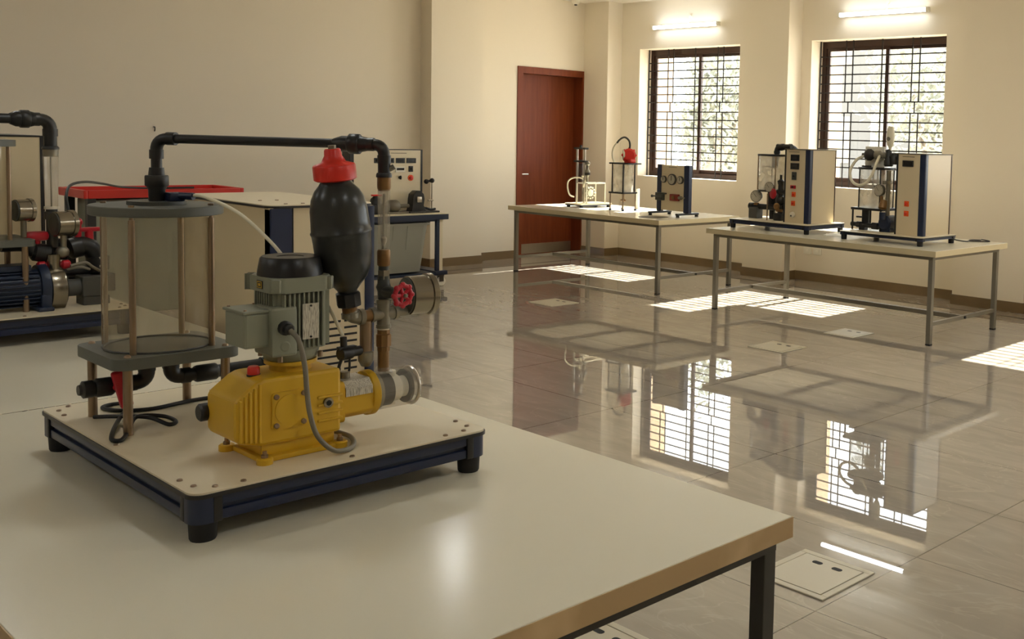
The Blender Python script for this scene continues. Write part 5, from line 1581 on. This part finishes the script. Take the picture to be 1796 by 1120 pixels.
b = MB(O).lathe((-4.97, 7.72, 0.915), (0, 1, 0), [(0.05, 0), (0.065, 0.015), (0.065, 0.14), (0.05, 0.16)], 20).box(-5.02, -4.92, 7.74, 7.86, Z, 0.87, 0.004).lathe((-4.97, 7.70, 0.95), (0, 0, 1), [(0.03, 0), (0.03, 0.06)], 12)
b.build('motor', 'blue_paint', t)
MB(O).tube([(-4.50, 8.07, 0.80), (-4.46, 8.13, 0.785), (-4.44, 8.24, TH + 0.009), (-4.50, 8.40, TH + 0.0075), (-4.44, 8.46, TH + 0.0075), (-4.38, 8.39, TH + 0.02), (-4.33, 8.43, TH + 0.0075), (-4.40, 8.33, TH + 0.0075), (-4.47, 8.30, TH + 0.0075)], 0.0055, 8).build('power_cord', 'cable_black', t)

for k, (cx, cy, an, lb) in enumerate(((-5.53, 7.80, 0.35, 'topmost white paper sheet between the two cabinet rigs'), (-5.52, 7.78, 0.62, 'white paper sheet lying askew under another between the two cabinet rigs'))):
    z = TH + 0.0035 - 0.002 * k
    tag(MB((cx, cy, z)).obox((cx, cy, z), 0.16, 0.24, 0.0012, Matrix.Rotation(an, 3, 'Z')).build('paper_sheet', 'paper'), lb, 'paper', 'papers on the table with two rigs')

# ================================================================== outside the windows
struct(MB().box(-70, 40, WY + WT, 80, -0.75, -0.6).build('ground', 'concrete'))
for i, wx in enumerate(WINX):
    struct(MB((wx - 0.25, WY + 0.45, 0)).box(wx - 0.5, wx - 0.0, WY + WT, WY + WT + 0.33, -0.6, 4.2).build('trim_%d' % (i + 2), 'outer_paint'))

t = thing('building', 'pale block of a building far outside the larger window', 'building', (-19, 36, -0.6))
O = t.location
wl = MB(O).box(-27.3, -10, 34, 42, -0.6, 7.5).build('facade', 'building_paint', t)
for k in range(8):
    for z in (0.8, 4.6):
        MB(O).box(-26.6 + 2.0 * k, -25.6 + 2.0 * k, 33.95, 34.0, z, z + 1.8).build('window', 'concrete', t)


def tree(x, y, h, crown, n, label, lean=0.0):
    t = thing('tree', label, 'tree', (x, y, -0.6), 'trees outside the windows')
    o = t.location
    rnd = random.Random(int(x * 100) + 5)
    b = MB(o)
    p = [Vector((x, y, -0.6)), Vector((x + lean * 0.3, y, h * 0.15)), Vector((x + lean, y, h * 0.33))]
    b.tube(p, 0.16, 10)
    tips = []
    for k in range(9):
        an = 2 * PI * k / 9 + rnd.uniform(-0.3, 0.3)
        q = p[2] + Vector((math.cos(an) * crown * rnd.uniform(0.5, 0.9), math.sin(an) * crown * 0.7, rnd.uniform(0.0, 0.62) * h))
        b.tube([p[2] - Vector((0, 0, 0.3)), (p[2] + q) / 2 + Vector((0, 0, 0.15)), q], 0.05, 7)
        tips.append(q)
    b.build('trunk', 'bark', t)
    c_ = MB(o)
    bm = c_.bm
    for k in range(n):
        q = rnd.choice(tips) + Vector((rnd.gauss(0, crown * 0.28), rnd.gauss(0, crown * 0.28), rnd.gauss(0, h * 0.13)))
        u = Vector((rnd.uniform(-1, 1), rnd.uniform(-1, 1), rnd.uniform(-1, 1))).normalized()
        w = u.orthogonal().normalized()
        s_ = rnd.uniform(0.04, 0.09)
        vs_ = [bm.verts.new(q + a - c_.o) for a in (u * s_ * 1.5, w * s_ * 0.5, -u * s_ * 1.5, -w * s_ * 0.5)]
        bm.faces.new(vs_)
    c_.build('crown', 'leaf', t)


tree(-16.9, 18.2, 4.0, 0.95, 5200, 'leafy tree filling the right half of the smaller window', 0.75)
tree(-16.9, 20.6, 5.2, 0.9, 500, 'thinly leaved leaning tree behind the smaller window', -1.6)
tree(-11.0, 18.4, 3.8, 0.95, 3600, 'leafy tree seen through the larger window', 0.2)
